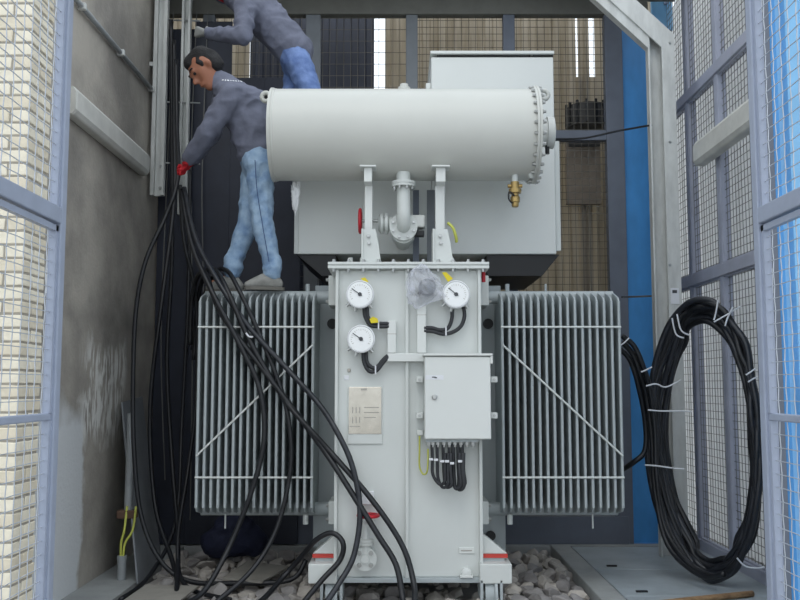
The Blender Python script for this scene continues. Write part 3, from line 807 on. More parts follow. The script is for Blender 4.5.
gauge(360, 294.5, 'upper left dial gauge', 145); gauge(361, 339, 'lower left dial gauge', 145); gauge(456, 294.5, 'right dial gauge beside the plastic bag', 140)
gw = empty('gauge_wiring', (W(400, 330, TY).x, TY-.05, W(400, 360, TY).z), tr)
def tp(px, py, d=.03): return W(px, py, TY-d)
for pts in ([(364, 305), (365, 316), (370, 325), (378, 326.5), (389, 326.5)], [(367, 306), (368, 317), (373, 322.5), (381, 323.5), (389, 323.5)],
            [(363, 350), (364, 362), (369, 371), (376, 371), (382, 364), (388, 357)], [(366, 351), (367, 362), (372, 367.5), (377, 367), (383, 360), (388, 355.5)],
            [(452, 306), (452, 318), (448, 328), (440, 330), (432, 328), (424, 328)], [(463, 305), (464.5, 316), (461, 326), (453, 332), (443, 334), (433, 331.5), (424, 331)]):
    MB().tube([tp(x, y, .06) for x, y in pts], .0135, 10).build('wire_conduit', 'rubber', gw, smooth=True)
for (px, py, dx) in ((378.5, 325, 0), (375.5, 370, 0), (446, 331, 0)):
    a = tp(px-.7, py+4.5, .078); b = tp(px+.7, py-4.5, .078); MB().box(a.x, b.x, TY-.08, TY-.04, a.z, b.z).build('cable_tie', 'zip', gw)
def tb(x0, y0, x1, y1, d0=.06, nm='trunk', m='paint_box', par=gw, bev=.004):
    a, b = W(x0, y1, TY-d0), W(x1, y0, TY-d0); return MB().box(a.x, b.x, TY-d0, TY+.002, a.z, b.z).build(nm, m, par, bevel=bev)
tb(387.5, 320.5, 396, 353, .07); tb(387.5, 353.3, 424, 361.5, .07); tb(417, 306, 426, 353, .07)
tb(387.2, 333.5, 396.3, 334.2, .071, 'trunk_joint', 'steel_etch'); tb(416.8, 314.5, 426.3, 315.1, .071, 'trunk_joint', 'steel_etch')
# yellow warning tags
for (pts, nm) in (([(369.5, 319), (373, 316.5), (377.5, 318.5), (378.5, 322.5), (371, 323.2)], 'tag'), ([(360.5, 278.5), (365, 277.3), (368.5, 281.5), (366, 283)], 'tag'), ([(442, 272.5), (446, 272), (453, 278.5), (448, 282)], 'tag')):
    MB().prism([tp(x, y, .088 if y > 300 else .06) for x, y in pts], (0, .003, 0)).build('yellow_tag', 'yellow', gw)
tb(347.5, 368.5, 350.5, 372, .012, 'small_plug', 'steel_etch', tank); tb(344, 375.5, 349, 380, .004, 'small_label', 'print_white', tank)
# ---------------- nameplate
np_ = empty('nameplate', (W(365, 415, TY).x, TY, W(365, 444, TY).z), tr); np_['label'] = 'stainless rating plate on grey backing'
tb(347.5, 386, 382.5, 444, .012, 'backing', 'paint', np_, .003)
tb(348.5, 387, 381.5, 434, .016, 'plate', 'steel_plate', np_, .002)
for x in (352, 355.5, 359):
    for (y0_, y1_) in ((407, 413), (417, 423)):
        tb(x, y0_, x+1.2, y1_, .0172, 'engraving', 'steel_etch', np_, 0)
tb(361, 388.5, 367, 390.5, .0172, 'engraving', 'steel_etch', np_, 0)
tb(350, 426, 360, 427, .0172, 'engraving', 'steel_etch', np_, 0); tb(364, 407, 379, 408, .0172, 'engraving', 'steel_etch', np_, 0); tb(364, 412, 379, 413, .0172, 'engraving', 'steel_etch', np_, 0); tb(364, 417, 376, 418, .0172, 'engraving', 'steel_etch', np_, 0)
# ---------------- control box
CBF = 5.98
cbx = empty('control_box', (W(458, 440, CBF).x, 6.08, W(458, 440, CBF).z), tr); cbx['label'] = 'light grey control cabinet with cable glands below'
a = W(424.5, 439.5, CBF+.02); b = W(490.5, 356, CBF+.02)
MB().box(a.x, b.x, CBF+.02, TY-.015, a.z, b.z).build('cabinet', 'paint_box', cbx, bevel=.008)
dr = MB().box(a.x+.003, b.x-.003, CBF, CBF+.019, a.z+.004, b.z-.006).build('cabinet_door', 'paint_box', cbx, bevel=.006)
MB().box(a.x-.008, b.x+.012, CBF-.012, TY-.02, b.z+.001, b.z+.016).build('rain_hood', 'paint_box', cbx, bevel=.003)
MB().box(b.x-.004, b.x+.012, CBF-.004, CBF+.02, b.z-.05, b.z).build('hood_end', 'paint_box', cbx)
def cbp(x0, y0, x1, y1, d, nm, m, par=cbx, th=.006, bev=0):
    A, B = W(x0, y1, CBF-d), W(x1, y0, CBF-d); return MB().box(A.x, B.x, CBF-d, CBF-d+th, A.z, B.z).build(nm, m, par, bevel=bev)
cbp(425.5, 375.2, 443.5, 379.6, .0015, 'label_strip', 'print_white', th=.002)
cbp(432, 376.6, 435.5, 377.6, .003, 'label_print', 'print_dark', th=.001); cbp(434.5, 377.2, 437, 378.2, .003, 'label_print', 'print_dark', th=.001)
p = W(434.5, 397, CBF); MB().lathe((p.x, CBF+.002, p.z), (0, -1, 0), [(0, .018), (.012, .018), (.016, .013)], 16).build('door_lock', 'bolt_steel', dr, smooth=True, angle=35)
for px, s in ((419.5, -1), (494, 1)):
    for py in (379.5, 415.5):
        q = W(px, py, 6.12); MB().box(q.x-.022, q.x+.022, 6.1, TY, q.z-.02, q.z+.02).build('mounting_lug', 'paint_box', cbx, bevel=.003)
        share('bolt', bolt_mesh(.008, .012), [(q.x, 6.1, q.z)], cbx, 'bolt_steel')
MB().box(a.x+.01, b.x-.08, CBF+.05, TY-.03, a.z-.02, a.z).build('gland_plate', 'paint_fin', cbx, bevel=.003)
gx = [429, 433, 438, 444, 449.5, 455, 461, 467, 473]
for i, px in enumerate(gx):
    q = W(px, 443, 6.06); MB().lathe((q.x, 6.06, a.z-.02), (0, 0, -1), [(0, .017), (.018, .017), (.018, .013), (.034, .012)], 10).build('cable_gland', 'bolt_steel', cbx)
zg = a.z-.05
for i, (px, pe, py) in enumerate(((432, 440, 484), (437, 443, 487), (443, 446, 484), (449, 447, 487), (453, 456, 488), (458, 459, 489), (462, 460, 486))):
    q = W(px, 445, 6.06)
    e = W(pe, py, 6.06); f_ = W(pe+ (3 if i < 3 else 1.5), 470, 6.03)
    MB().tube([(q.x, 6.06, zg+.02), (q.x+.002, 6.06, zg-.1), (q.x+.006, 6.06, e.z+.06), (e.x-.004, 6.05, e.z), (e.x+.03, 6.03, e.z+.02), (f_.x+.012, 6.03, f_.z), (f_.x+.015, 6.04, zg-.04)], .0105 if i < 4 else .013, 8).build('wire_loop', 'rubber', cbx, smooth=True)
for px, py in ((431, 459), (436, 459.5), (442, 461), (447, 461), (452, 463), (460, 461)):
    q = W(px, py, 6.02); MB().box(q.x-.014, q.x+.014, 6.008, 6.03, q.z-.009, q.z+.006).build('cable_tie', 'zip', cbx, bevel=.002)
MB().tube([W(419.5, 436, 6.14), W(419.5, 450, 6.14), W(419.5, 466, 6.14), W(423, 474, 6.12), W(427, 472, 6.1), W(428, 460, 6.08), W(428, 449, 6.06)], .006, 8).build('earth_wire', 'yellow_green', cbx, smooth=True)
q = W(420, 432.5, 6.16); MB().box(q.x-.02, q.x+.02, 6.15, TY, q.z-.018, q.z+.018).build('earth_lug', 'paint_box', cbx, bevel=.003)
# ---------------- drain valve at the tank foot
dvv = empty('drain_valve', (W(365, 558, 6.1).x, 6.12, W(365, 572, 6.1).z), tr); dvv['label'] = 'flanged drain valve with red handwheel at the tank foot'
q = W(365, 559.5, 6.1)
MB().lathe((q.x, TY, q.z), (0, -1, 0), [(0, .05), (.05, .05), (.05, .078), (.066, .078), (.067, .074), (.069, .078), (.088, .078), (.09, .03), (.1, .028)], 30).build('valve_flange', 'paint', dvv, smooth=True, angle=30)
share('bolt', bolt_mesh(.013, .018), [(q.x+.055*math.cos(t), TY-.088, q.z+.055*math.sin(t)) for t in [math.pi*(k+.5)/2 for k in range(4)]], dvv, 'bolt_steel')
MB().lathe((q.x, TY-.06, q.z+.03), (0, 0, 1), [(0, .035), (.06, .035), (.06, .055), (.075, .055), (.077, .05), (.079, .055), (.095, .055), (.1, .026), (.17, .022), (.2, .014)], 20).build('valve_bonnet', 'paint', dvv, smooth=True, angle=30)
hz = W(371, 516, 6.1).z; hx = q.x+.02
MB().cyl((q.x+.006, TY-.06, q.z+.2), (q.x+.01, TY-.06, hz), .008, n=8).build('valve_stem', 'bolt_steel', dvv)
mb = MB(); mb.tube([(hx+.068*math.cos(t), TY-.08+.068*math.sin(t), hz) for t in [2*math.pi*k/20 for k in range(20)]], .012, 8, closed=True, sub=2)
for k in range(3): mb.cyl((hx, TY-.08, hz), (hx+.068*math.cos(k*2.094), TY-.08+.068*math.sin(k*2.094), hz), .008, n=6)
mb.lathe((hx, TY-.08, hz-.012), (0, 0, 1), [(0, .02), (.03, .018)], 10)
mb.build('handwheel', 'red', dvv, smooth=True)
tb(362, 491.5, 374, 504.5, .03, 'terminal_block', 'white_plastic', tank, .004)
tb(459, 547.5, 474, 553.5, .01, 'serial_plate', 'paint_box', tank, .002); tb(461, 550, 472, 551.2, .0115, 'serial_print', 'steel_etch', tank, 0)
q = W(466.5, 573, TY-.04)
MB().lathe((q.x, TY, q.z), (0, -1, 0), [(0, .032), (.04, .032), (.045, .02)], 16).build('earth_boss', 'paint_box', tank, smooth=True, angle=35)
tb(460, 575.5, 473, 578, .05, 'earth_foot', 'paint_box', tank, .002)
# red relief tag near right header
q = W(483.5, 275, 6.3); MB().cyl((q.x, 6.3, q.z-.05), (q.x, 6.3, q.z+.02), .014, n=10).build('relief_cap', 'red', tr)

# ---------------- crumpled clear bag over a fitting and wrapped breather
def film_blob(name, centre, rx, ry, rz, seed, label, mats='film', taper=0, amp=.16):
    b = bmesh.new(); bmesh.ops.create_icosphere(b, subdivisions=5, radius=1)
    off = V((seed*3.1, seed*1.7, seed))
    for v in b.verts:
        n1 = noise.noise(v.co*2.2+off); n2 = abs(noise.noise(v.co*4.5+off*2)); n3 = abs(noise.noise(v.co*9+off*3))
        k = 1 + amp*n1 - amp*1.2*n2 - amp*.5*n3
        c_ = v.co*k
        t = 1 + taper*c_.z
        v.co = V((centre[0]+c_.x*rx*t, centre[1]+c_.y*ry*t, centre[2]+c_.z*rz))
    me = bpy.data.meshes.new(name); b.to_mesh(me); b.free()
    for p_ in me.polygons: p_.use_smooth = True
    return put(name, me, mats, None, label=label, cat='plastic bag' if 'bag' in name else 'plastic wrap')
q = W(427, 287, TY-.1)
def bag():
    mb = MB(); rings = []; n = 26; m = 13; rb = random.Random(5)
    prof = [(264, 422, .01), (267, 421, .05), (271, 420, .075), (278, 422, .105), (286, 425, .13), (294, 426.5, .14), (300, 424, .115), (304, 420, .07), (307, 418, .03), (309, 417, .006)]
    for i in range(m):
        t = i/(m-1)*(len(prof)-1); k = min(int(t), len(prof)-2); u = t-k
        py = prof[k][0]*(1-u)+prof[k+1][0]*u; px = prof[k][1]*(1-u)+prof[k+1][1]*u; r = prof[k][2]*(1-u)+prof[k+1][2]*u
        c = W(px, py, TY-.1); ring = []
        for j in range(n):
            a = 2*math.pi*j/n; d = V((math.cos(a), math.sin(a), 0))
            f1 = abs(noise.noise(V((d.x*2.2+5, d.y*2.2, t*.35)))); f2 = abs(noise.noise(V((d.x*5, d.y*5+3, t*.8+d.x*1.2)))); f3 = abs(noise.noise(V((d.x*9, d.y*9+3, t*2.2))))
            rr = r*(1.1 - .5*f1 - .35*f2)*rb.uniform(.72, 1.12)
            ring.append((c.x + d.x*rr + rb.uniform(-.006, .006), min(TY-.012, TY-.1 + d.y*rr*.62), c.z + .05*r*math.sin(3*a+t)))
        rings.append(mb.verts(ring))
    for A, B in zip(rings[:-1], rings[1:]):
        for j in range(n): mb.bm.faces.new([A[j], A[(j+1) % n], B[(j+1) % n], B[j]])
    mb.build('plastic_bag', 'film', None, label='crumpled clear plastic bag hanging beside the right dial gauge', cat='plastic bag')
bag()
q = W(427, 288, TY)
vb = MB().lathe((q.x, TY, q.z), (0, -1, 0), [(0, .06), (.05, .06), (.05, .045), (.09, .045), (.1, .03)], 18).build('relief_valve', 'frame_grey', tr, smooth=True, angle=35)
MB().cyl((q.x-.06, TY-.06, q.z-.05), (q.x+.05, TY-.06, q.z+.06), .012, n=8).build('valve_lever', 'black', vb)
q = W(295.5, 196, 6.5)
film_blob('plastic_wrap', (q.x, 6.5, q.z), .032, .03, .135, 9, 'white plastic wrapping under the left end of the conservator drum', 'white_plastic', taper=.45, amp=.35)

# ================================================================== CABLE LADDER on the left back
ld = empty('cable_ladder', (W(165, 100, 8.0).x, 8.0, W(165, 195, 8.0).z), label='vertical galvanised cable ladder hanging by the left concrete wall', cat='cable ladder')
LY = 8.0
def rail(pa_, pb_, ybot, Y):
    A, B = W(pa_-2, ybot, Y), W(pb_-2, ybot, Y); w = B.x-A.x
    mb = MB().box(A.x, B.x, Y+.05, Y+.062, A.z, CE)
    mb.box(A.x, A.x+w*.28, Y, Y+.05, A.z, CE).box(B.x-w*.28, B.x, Y, Y+.05, A.z, CE)
    return mb.build('rail', 'galv', ld, bevel=.003)
rail(151.5, 165, 195, LY); rail(179, 188, 214, LY+.1)
for py in (102, 163, 20):
    a = W(165, py, LY+.03); b = W(200, py+1, LY+.2); MB().cyl(a, b, .008, n=8).build('rung', 'bolt_steel', ld)
p = W(160, 188, LY); share('bolt', bolt_mesh(.012, .012), [(p.x, LY, p.z), (p.x, LY, p.z+.2)], ld, 'bolt_steel')
for px in (160,):
    MB().box(WX, W(153, 60, LY).x, LY+.02, LY+.06, W(150, 65, LY).z, W(150, 61, LY).z).build('wall_bracket', 'galv', ld)

# ================================================================== CABLES
def cable(pts, r, label, m='cable', n=10, group='black power cables at the left'):
    P = [W(*p) if not isinstance(p, Vector) else p for p in pts]
    for q in P:
        if q.z < FLOOR + r: q.z = FLOOR + r
    return MB().tube(P, r, n).build('power_cable', m, None, smooth=True, label=label, cat='cable', group=group)
R1 = .0195
cable([(176, 60, 7.9), (177, 130, 7.6), (178, 178, 6.98), (166, 215, 6.9), (146, 260, 6.85), (136, 310, 6.85), (133, 380, 6.85), (134, 450, 6.85), (141, 515, 6.85), (160, 560, 6.8), (190, 583, 6.75), (240, 592, 6.7), (290, 580, 6.7), (306, 560, 6.75)], .018, 'black cable bowing out from the red-gloved hand along the left wall')
cable([(174, 40, 7.95), (174, 130, 7.85), (174, 200, 7.7), (162, 300, 7.35), (152, 380, 7.35), (150, 440, 7.35), (156, 510, 7.2), (172, 560, 6.9), (178, 590, 6.6), (180, 625, 6.2)], .018, 'black cable hanging closest behind the bowed cable on the left')
cable([(171, 20, 8.0), (172, 150, 7.9), (172, 260, 7.8), (167, 360, 7.7), (172, 460, 7.5), (178, 540, 7.0), (176, 600, 6.3), (170, 640, 5.9)], .018, 'black cable dropping straight past the ladder end to the floor')
cable([(180, 185, 7.2), (184, 240, 7.2), (196, 300, 7.3), (196, 400, 7.4), (188, 470, 7.3), (178, 540, 6.9), (185, 585, 6.6), (230, 625, 6.2)], .016, 'black cable sagging just left of the left radiator')
cable([(190, 170, 7.9), (188, 300, 7.8), (182, 420, 7.7), (176, 520, 7.2), (150, 575, 6.7), (120, 610, 6.2)], .016, 'black cable crossing the floor towards the left gate')
# cables draped over the left radiator to the front
cable([(190, 345, 7.3), (192, 300, 7.25), (198, 276, 7.05), (206, 274, 6.7), (212, 292, 6.45), (224, 318, 6.44), (262, 368, 6.42), (300, 418, 6.36), (328, 456, 6.14), (350, 490, 6.07), (378, 535, 6.02), (396, 565, 5.98), (403, 600, 5.9), (405, 640, 5.75)], R1, 'black cable crossing the radiator diagonally to the tank centre foot')
cable([(184, 188, 7.05), (196, 240, 6.72), (222, 288, 6.45), (250, 328, 6.43), (290, 372, 6.36), (318, 403, 6.22), (336, 430, 6.1), (352, 465, 6.06), (360, 510, 6.05), (354, 555, 6.02), (338, 585, 5.95), (318, 615, 5.8)], R1, 'black cable curving down in front of the drain valve', 'cable_sheen')
cable([(194, 360, 7.4), (198, 300, 7.35), (206, 272, 7.1), (216, 271, 6.7), (228, 292, 6.44), (252, 345, 6.42), (285, 400, 6.4), (314, 434, 6.26), (334, 456, 6.12), (372, 500, 6.06), (402, 545, 6.02), (414, 585, 5.95), (414, 640, 5.7)], R1, 'black cable crossing the tank foot to the right of the drain valve')
cable([(192, 350, 7.5), (203, 300, 7.45), (214, 274, 7.15), (226, 270, 6.72), (238, 288, 6.46), (262, 340, 6.43), (283, 395, 6.42), (291, 440, 6.42), (289, 480, 6.42), (276, 530, 6.4), (252, 570, 6.3), (215, 605, 6.1)], .017, 'black cable hanging over the radiator and curling back to the left floor')
cable([(181, 190, 7.05), (192, 245, 6.7), (212, 292, 6.44), (240, 345, 6.42), (260, 390, 6.42), (264, 440, 6.42), (252, 490, 6.42), (230, 545, 6.4), (205, 590, 6.2), (180, 620, 6.0)], R1, 'black cable looping down the radiator face to the floor at left')
cable([(300, 610, 6.0), (322, 580, 6.05), (340, 560, 6.1), (343, 543, 6.1), (332, 533, 6.13), (316, 540, 6.18), (302, 556, 6.3), (285, 575, 6.35), (262, 600, 6.1), (240, 625, 5.9)], .018, 'short black cable loop standing at the left jacking gusset')
MB().tube([W(246, 333, 6.405), W(249, 336.5, 6.4), W(253, 337, 6.4)], .007, 6).build('cable_tie', 'zip', label='white cable tie around the cables draped over the left radiator', cat='cable tie')
# thin hanging wires by the dark back panels
for i, (px, y0_, y1_) in enumerate(((202, 178, 430), (191, 160, 520), (166, 200, 480))):
    MB().tube([V((W(px, y0_, 8.25).x, 8.35, ZT)), W(px, y0_, 8.25), W(px+(1.5 if i != 2 else -5), (y0_+y1_)/2, 8.2), W(px-1, y1_, 8.25)], .006, 6).build('hanging_wire', 'wire_dark', label=('thin grey wire hanging in front of the dark panels, right one', 'thin grey wire hanging in front of the dark panels, longest one', 'thin grey wire hanging beside the left wall corner')[i], cat='wire')
# thin cable across to the blue column
MB().tube([W(556, 139, 7.9), W(585, 138, 7.9), (W(618, 131, 7.85)), W(652, 125, 7.8)], .009, 6).build('thin_cable', 'cable', label='thin black cable strung from the cable box to the portal frame', cat='cable')
MB().tube([W(622, 297, 6.8), W(640, 296.5, 7.3), W(651, 296, 7.7)], .008, 6).build('thin_cable', 'cable', label='thin black rod from the right radiator top to the portal frame', cat='cable')

# ------------------------------------------------------------------ coil at right
rc = random.Random(11)
coil_lab = ['outermost', 'second outermost', 'third', 'middle', 'fifth', 'sixth', 'second innermost', 'innermost']
def coil_path(k, n=8):
    t = (k/(n-1)); P = []
    ins = t*17
    for i in range(26):
        a = 2*math.pi*i/26
        cxp, cyp = 704, 440
        rx, ry = 55-ins*.45, 141-ins*1.15
        x = cxp + rx*math.cos(a)*1.0; y_ = cyp - ry*math.sin(a)
        # flatten: left strand bundle leans in, hangs towards bottom right
        low = max(0, -math.sin(a))
        x += 11*low + 4*math.sin(a)*0 + rc.uniform(-2.2, 2.2)
        if math.cos(a) < -.5: x += (1-t)*-3 + k*1.2
        y_ += rc.uniform(-2.5, 2.5)
        Y = 6.75 - .42*math.cos(a) + (t-.5)*.1 + rc.uniform(-.02, .02)
        p = W(x, y_, Y)
        p.z = max(p.z, FLOOR + .03 + .02*(k % 3))
        P.append(p)
    return P
for k in range(8):
    MB().tube(coil_path(k), .0235, 10, closed=True, sub=4).build('coiled_cable', 'cable' if k % 2 else 'cable_sheen', smooth=True, label='black cable loop of the big hanging coil at the right, %s turn' % coil_lab[k], cat='cable', group='turns of the big cable coil at the right')
tails = [[(622, 336, 6.95), (634, 346, 6.95), (643, 366, 6.95), (650, 390, 7.0), (655, 430, 7.02), (657, 480, 7.0), (666, 530, 6.95), (690, 565, 6.7), (715, 577, 6.5)],
         [(622, 342, 7.0), (632, 353, 7.0), (640, 373, 7.0), (647, 400, 7.05), (652, 440, 7.06), (655, 490, 7.02), (668, 545, 6.9), (700, 575, 6.6), (725, 574, 6.4)],
         [(620, 349, 7.05), (630, 360, 7.05), (638, 384, 7.05), (645, 420, 7.1), (645, 450, 7.1), (634, 462, 7.1), (622, 470, 7.2)]]
for i, t in enumerate(tails):
    cable(t, .021, ('upper black cable tail running from the right radiator into the coil', 'lower black cable tail running from the right radiator into the coil', 'black cable tail curling back behind the right radiator')[i], group='cable tails at the right')
# zip ties on the coil
def tie(pts, Y, label): MB().tube([W(x, y_, Y) for x, y_ in pts], .006, 6).build('cable_tie', 'zip', label=label, cat='cable tie', group='white cable ties on the coil')
tie([(646, 386), (656, 384), (666, 387), (681, 380)], 6.9, 'white cable tie where the tails join the coil')
tie([(648, 410), (660, 411), (676, 411), (692, 411.5)], 6.9, 'long white cable tie across the left strand, just below the joint')
tie([(645, 465), (658, 466), (672, 468), (684, 469)], 6.9, 'lowest white cable tie on the left strand of the coil')
tie([(672, 318), (676, 334), (684, 338)], 6.75, 'left white cable tie on the coil crown, nearer edge')
tie([(677, 314), (681, 330), (689, 335)], 6.73, 'left white cable tie on the coil crown, farther edge')
tie([(718, 300), (716, 312), (714, 320)], 6.5, 'short upright white cable tie on the coil crown')
tie([(741, 306), (728, 314), (714, 322)], 6.48, 'slanted white cable tie on the right of the coil crown')
tie([(733, 307), (728, 317), (725, 326)], 6.46, 'steep white cable tie on the right of the coil crown')
tie([(746, 375), (752, 371), (756, 368)], 6.25, 'upper white cable tie on the right strand by the gate')
tie([(748, 382), (753, 379), (757, 377)], 6.25, 'lower white cable tie on the right strand by the gate')
tie([(737, 558), (745, 566), (756, 568), (764, 567)], 6.3, 'white cable tie near the coil bottom by the gate')
tie([(621, 345), (625, 342), (629, 338)], 6.93, 'white cable tie on the tails close to the radiator')
tie([(641, 372), (646, 370), (652, 367)], 6.9, 'white cable tie on the tails above the joint')

# ================================================================== SMALL THINGS ON THE FLOOR
a = W(618, 604, 5.95); b = W(752, 582, 6.35)
MB().tube([V((a.x, 5.95, FLOOR+.022)), V(((a.x+b.x)/2, 6.14, FLOOR+.026)), V((b.x, 6.35, FLOOR+.022))], .021, 10).build('wooden_pole', 'wood', smooth=True, label='wooden pole lying on the floor plates under the coil', cat='pole')
# leaning grey board by the left wall
MB().prism([V((-1.93, 6.76, FLOOR)), V((-1.95, 7.5, FLOOR)), V((-2.26, 7.9, 1.4)), V((-2.24, 7.27, 1.36))], (.012, 0, 0)).build('leaning_board', 'board_grey', label='grey sheet board leaning on the left wall behind the bowed cable', cat='board')
# conduit stub with yellow-green wires
cs = empty('conduit_stub', (W(122, 590, 6.9).x, 6.9, FLOOR), label='grey conduit stub with yellow-green wires by the left wall', cat='conduit')
q = W(122, 557, 6.9); x = q.x
MB().cyl((x, 6.9, FLOOR), (x, 6.9, q.z), .033, n=16).build('lower_pipe', 'pvc', cs, smooth=True, angle=30)
MB().lathe((x, 6.9, q.z-.02), (0, 0, 1), [(0, .037), (.03, .037)], 16).build('collar', 'pvc', cs)
zu = W(122, 514, 6.9).z
MB().cyl((x+.01, 6.98, zu), (x+.01, 7.0, zu+.75), .028, n=14).build('upper_pipe', 'pvc', cs, smooth=True, angle=30)
MB().box(x-.06, x+.08, 6.93, 7.02, zu-.04, zu+.02).build('clamp', 'rust', cs, bevel=.005)
MB().tube([(x-.008, 6.9, q.z-.03), (x-.01, 6.9, q.z+.1), (x+.012, 6.9, q.z+.2), (x+.012, 6.95, zu+.05)], .009, 8).build('earth_wire', 'yellow_green', cs, smooth=True)
MB().tube([(x+.008, 6.9, q.z-.03), (x+.02, 6.9, q.z+.1), (x+.075, 6.9, q.z+.2), (x+.08, 6.95, zu+.05)], .009, 8).build('earth_wire', 'yellow_green', cs, smooth=True)
# cardboard pieces and navy bag on the left floor
def card(pts, label, m='cardboard'):
    MB().prism([V((p.x, p.y, FLOOR+.03)) for p in pts], (0, 0, .012)).build('packing_board', m, label=label, cat='board')
card([V((-1.82, 6.05, 0)), V((-1.45, 6.0, 0)), V((-1.42, 6.5, 0)), V((-1.8, 6.55, 0))], 'pale flat packing board lying by the left wall')
MB().prism([V((-1.3, 6.75, .085)), V((-1.0, 6.65, .075)), V((-.86, 7.1, .1)), V((-1.2, 7.25, .11))], (0, 0, .012)).build('packing_board', 'cardboard', label='grey flat packing board on the stones under the left radiator', cat='board')
mb = MB(); q = W(235, 545, 7.7)
mb.hull([((q.x-.15, 7.7, .2), .14), ((q.x+.14, 7.75, .19), .13), ((q.x, 7.7, .35), .12)])
remeshed('navy_sack', mb, 'navy_bag', None, .025, 6, .02, label='dark navy sack lying under the left radiator', cat='sack')

# ================================================================== PEOPLE
def person(name, label, sk, jacket_m, jeans_m, shoes=True, gloves=('glove_red', 'glove_red'), hair=True):
    """sk: dict of joint points"""
    root = empty(name, sk['origin'], label=label, cat='person')
    # body: one continuous mesh
    mb = MB()
    H, N = sk['head'], sk['neck']
    f = sk['face'].normalized(); up = sk['headup'].normalized(); side = f.cross(up).normalized(); up = side.cross(f).normalized()
    k = sk.get('hs', 1.0)
    def hp(a, b, c): return H + f*a*k + up*b*k + side*c*k
    mb.hull([(hp(-.02, .03, 0), .098*k), (hp(-.015, .05, .012), .09*k), (hp(-.015, .05, -.012), .09*k), (hp(.035, .03, 0), .07*k)])
    mb.hull([(hp(.025, .0, .02), .06*k), (hp(.025, .0, -.02), .06*k), (hp(.05, -.1, 0), .034*k), (hp(-.01, -.06, 0), .05*k)])
    mb.hull([(hp(.092, .015, 0), .012*k), (hp(.118, -.03, 0), .016*k), (hp(.085, -.035, 0), .016*k)], 1)      # nose
    mb.hull([(hp(.09, .035, .04), .013*k), (hp(.098, .035, 0), .013*k), (hp(.09, .035, -.04), .013*k)], 1)    # brow
    mb.hull([(hp(.088, -.068, .02), .01*k), (hp(.094, -.068, 0), .012*k), (hp(.088, -.068, -.02), .01*k)], 1)  # lips
    for s in (1, -1):
        mb.hull([(hp(.0, .012, .092*s), .014*k), (hp(-.006, -.014, .09*s), .011*k), (hp(-.01, .006, .102*s), .013*k)], 1)
    mb.hull([(hp(-.03, -.03, 0), .058*k), (N, .05)])
    # trunk under the clothes
    mb.hull([(sk['shoulder_l'], .06), (sk['shoulder_r'], .06), (sk['chest'], .1), (N, .045)])
    mb.hull([(sk['chest'], .1), (sk['waist'], .09)]); mb.hull([(sk['waist'], .09), (sk['hip_l'], .085), (sk['hip_r'], .085)])
    for s in 'lr':
        mb.hull([(sk['shoulder_'+s], .052), (sk['elbow_'+s], .04)]); mb.hull([(sk['elbow_'+s], .04), (sk['wrist_'+s], .03)])
        mb.hull([(sk['hip_'+s], .078), (sk['knee_'+s], .052)]); mb.hull([(sk['knee_'+s], .052), (sk['ankle_'+s], .038)])
        hd = sk['hand_'+s]
        mb.hull([(sk['wrist_'+s], .024), (hd, .013)])
        t = sk['toe_'+s]; mb.hull([(sk['ankle_'+s], .034), (sk['ankle_'+s]+V((0, 0, -.05)), .03)]); mb.hull([(sk['ankle_'+s]+V((0, 0, -.055)), .028), (t, .016)])
    remeshed('body', mb, 'skin', root, .011, 3)
    # eyes
    for s in (1, -1):
        MB().hull([(hp(.088, .012, .034*s), .011*k)], 2).build('eye', 'hair', root, smooth=True)
        MB().tube([hp(.1, .04, .02*s), hp(.101, .046, .038*s), hp(.088, .042, .06*s)], .005*k, 6).build('eyebrow', 'hair', root, smooth=True)
    if hair:
        mb = MB()
        mb.hull([(hp(-.028, .06, 0), .103*k), (hp(-.03, .075, .016), .092*k), (hp(-.03, .075, -.016), .092*k), (hp(.035, .098, 0), .058*k)])
        mb.hull([(hp(-.06, .0, .03), .07*k), (hp(-.06, .0, -.03), .07*k), (hp(-.06, .06, 0), .085*k)])
        for s in (1, -1): mb.hull([(hp(.02, .06, .07*s), .03*k), (hp(.028, .012, .078*s), .012*k)], 1); mb.hull([(hp(-.045, .02, .07*s), .035*k), (hp(-.05, -.03, .06*s), .03*k)], 1)
        remeshed('hair', mb, 'hair', root, .011, 3, .005)
    # jacket
    mb = MB()
    J = sk.get('jacket', {})
    mb.hull([(sk['shoulder_l'], .09), (sk['shoulder_r'], .09), (sk['chest'], .165), (sk['back'], .13), (N, .075)])
    mb.hull([(sk['chest'], .165), (sk['back'], .13), (sk['waist'], .165), (sk['hem'], .155)])
    mb.hull([(sk['hem'], .158), (sk['hem'] + sk['hemdir'], .16)])
    mb.hull([(N, .092), (N + (H-N)*.35, .082), (sk['back']+(N-sk['back'])*.5, .12)])            # collar
    for s in 'lr':
        e, w_ = sk['elbow_'+s], sk['wrist_'+s]
        mb.hull([(sk['shoulder_'+s], .098), (e, .077)]); mb.hull([(e, .077), (e+(w_-e)*.92, .056)])
    remeshed('jacket', mb, jacket_m, root, .013, 4, .013)
    # jeans
    mb = MB()
    mb.hull([(sk['hip_l'], .115), (sk['hip_r'], .115), (sk['waist']+(sk['hipc']-sk['waist'])*.3, .125)])
    for s in 'lr':
        kn, an = sk['knee_'+s], sk['ankle_'+s]
        mb.hull([(sk['hip_'+s], .112), (kn, .083)]); mb.hull([(kn, .085), (an+V((0, 0, .05)), .066)])
        mb.hull([(an+V((0, 0, .07)), .072), (an+V((0, 0, .055)), .072)]); mb.hull([(an+V((.004, 0, .02)), .075), (an+V((.004, 0, .01)), .075)]); mb.hull([(an+V((0, 0, .05)), .064), (an+V((-.0, 0, -.02)), .07)])
    remeshed('jeans', mb, jeans_m, root, .012, 3, .008)
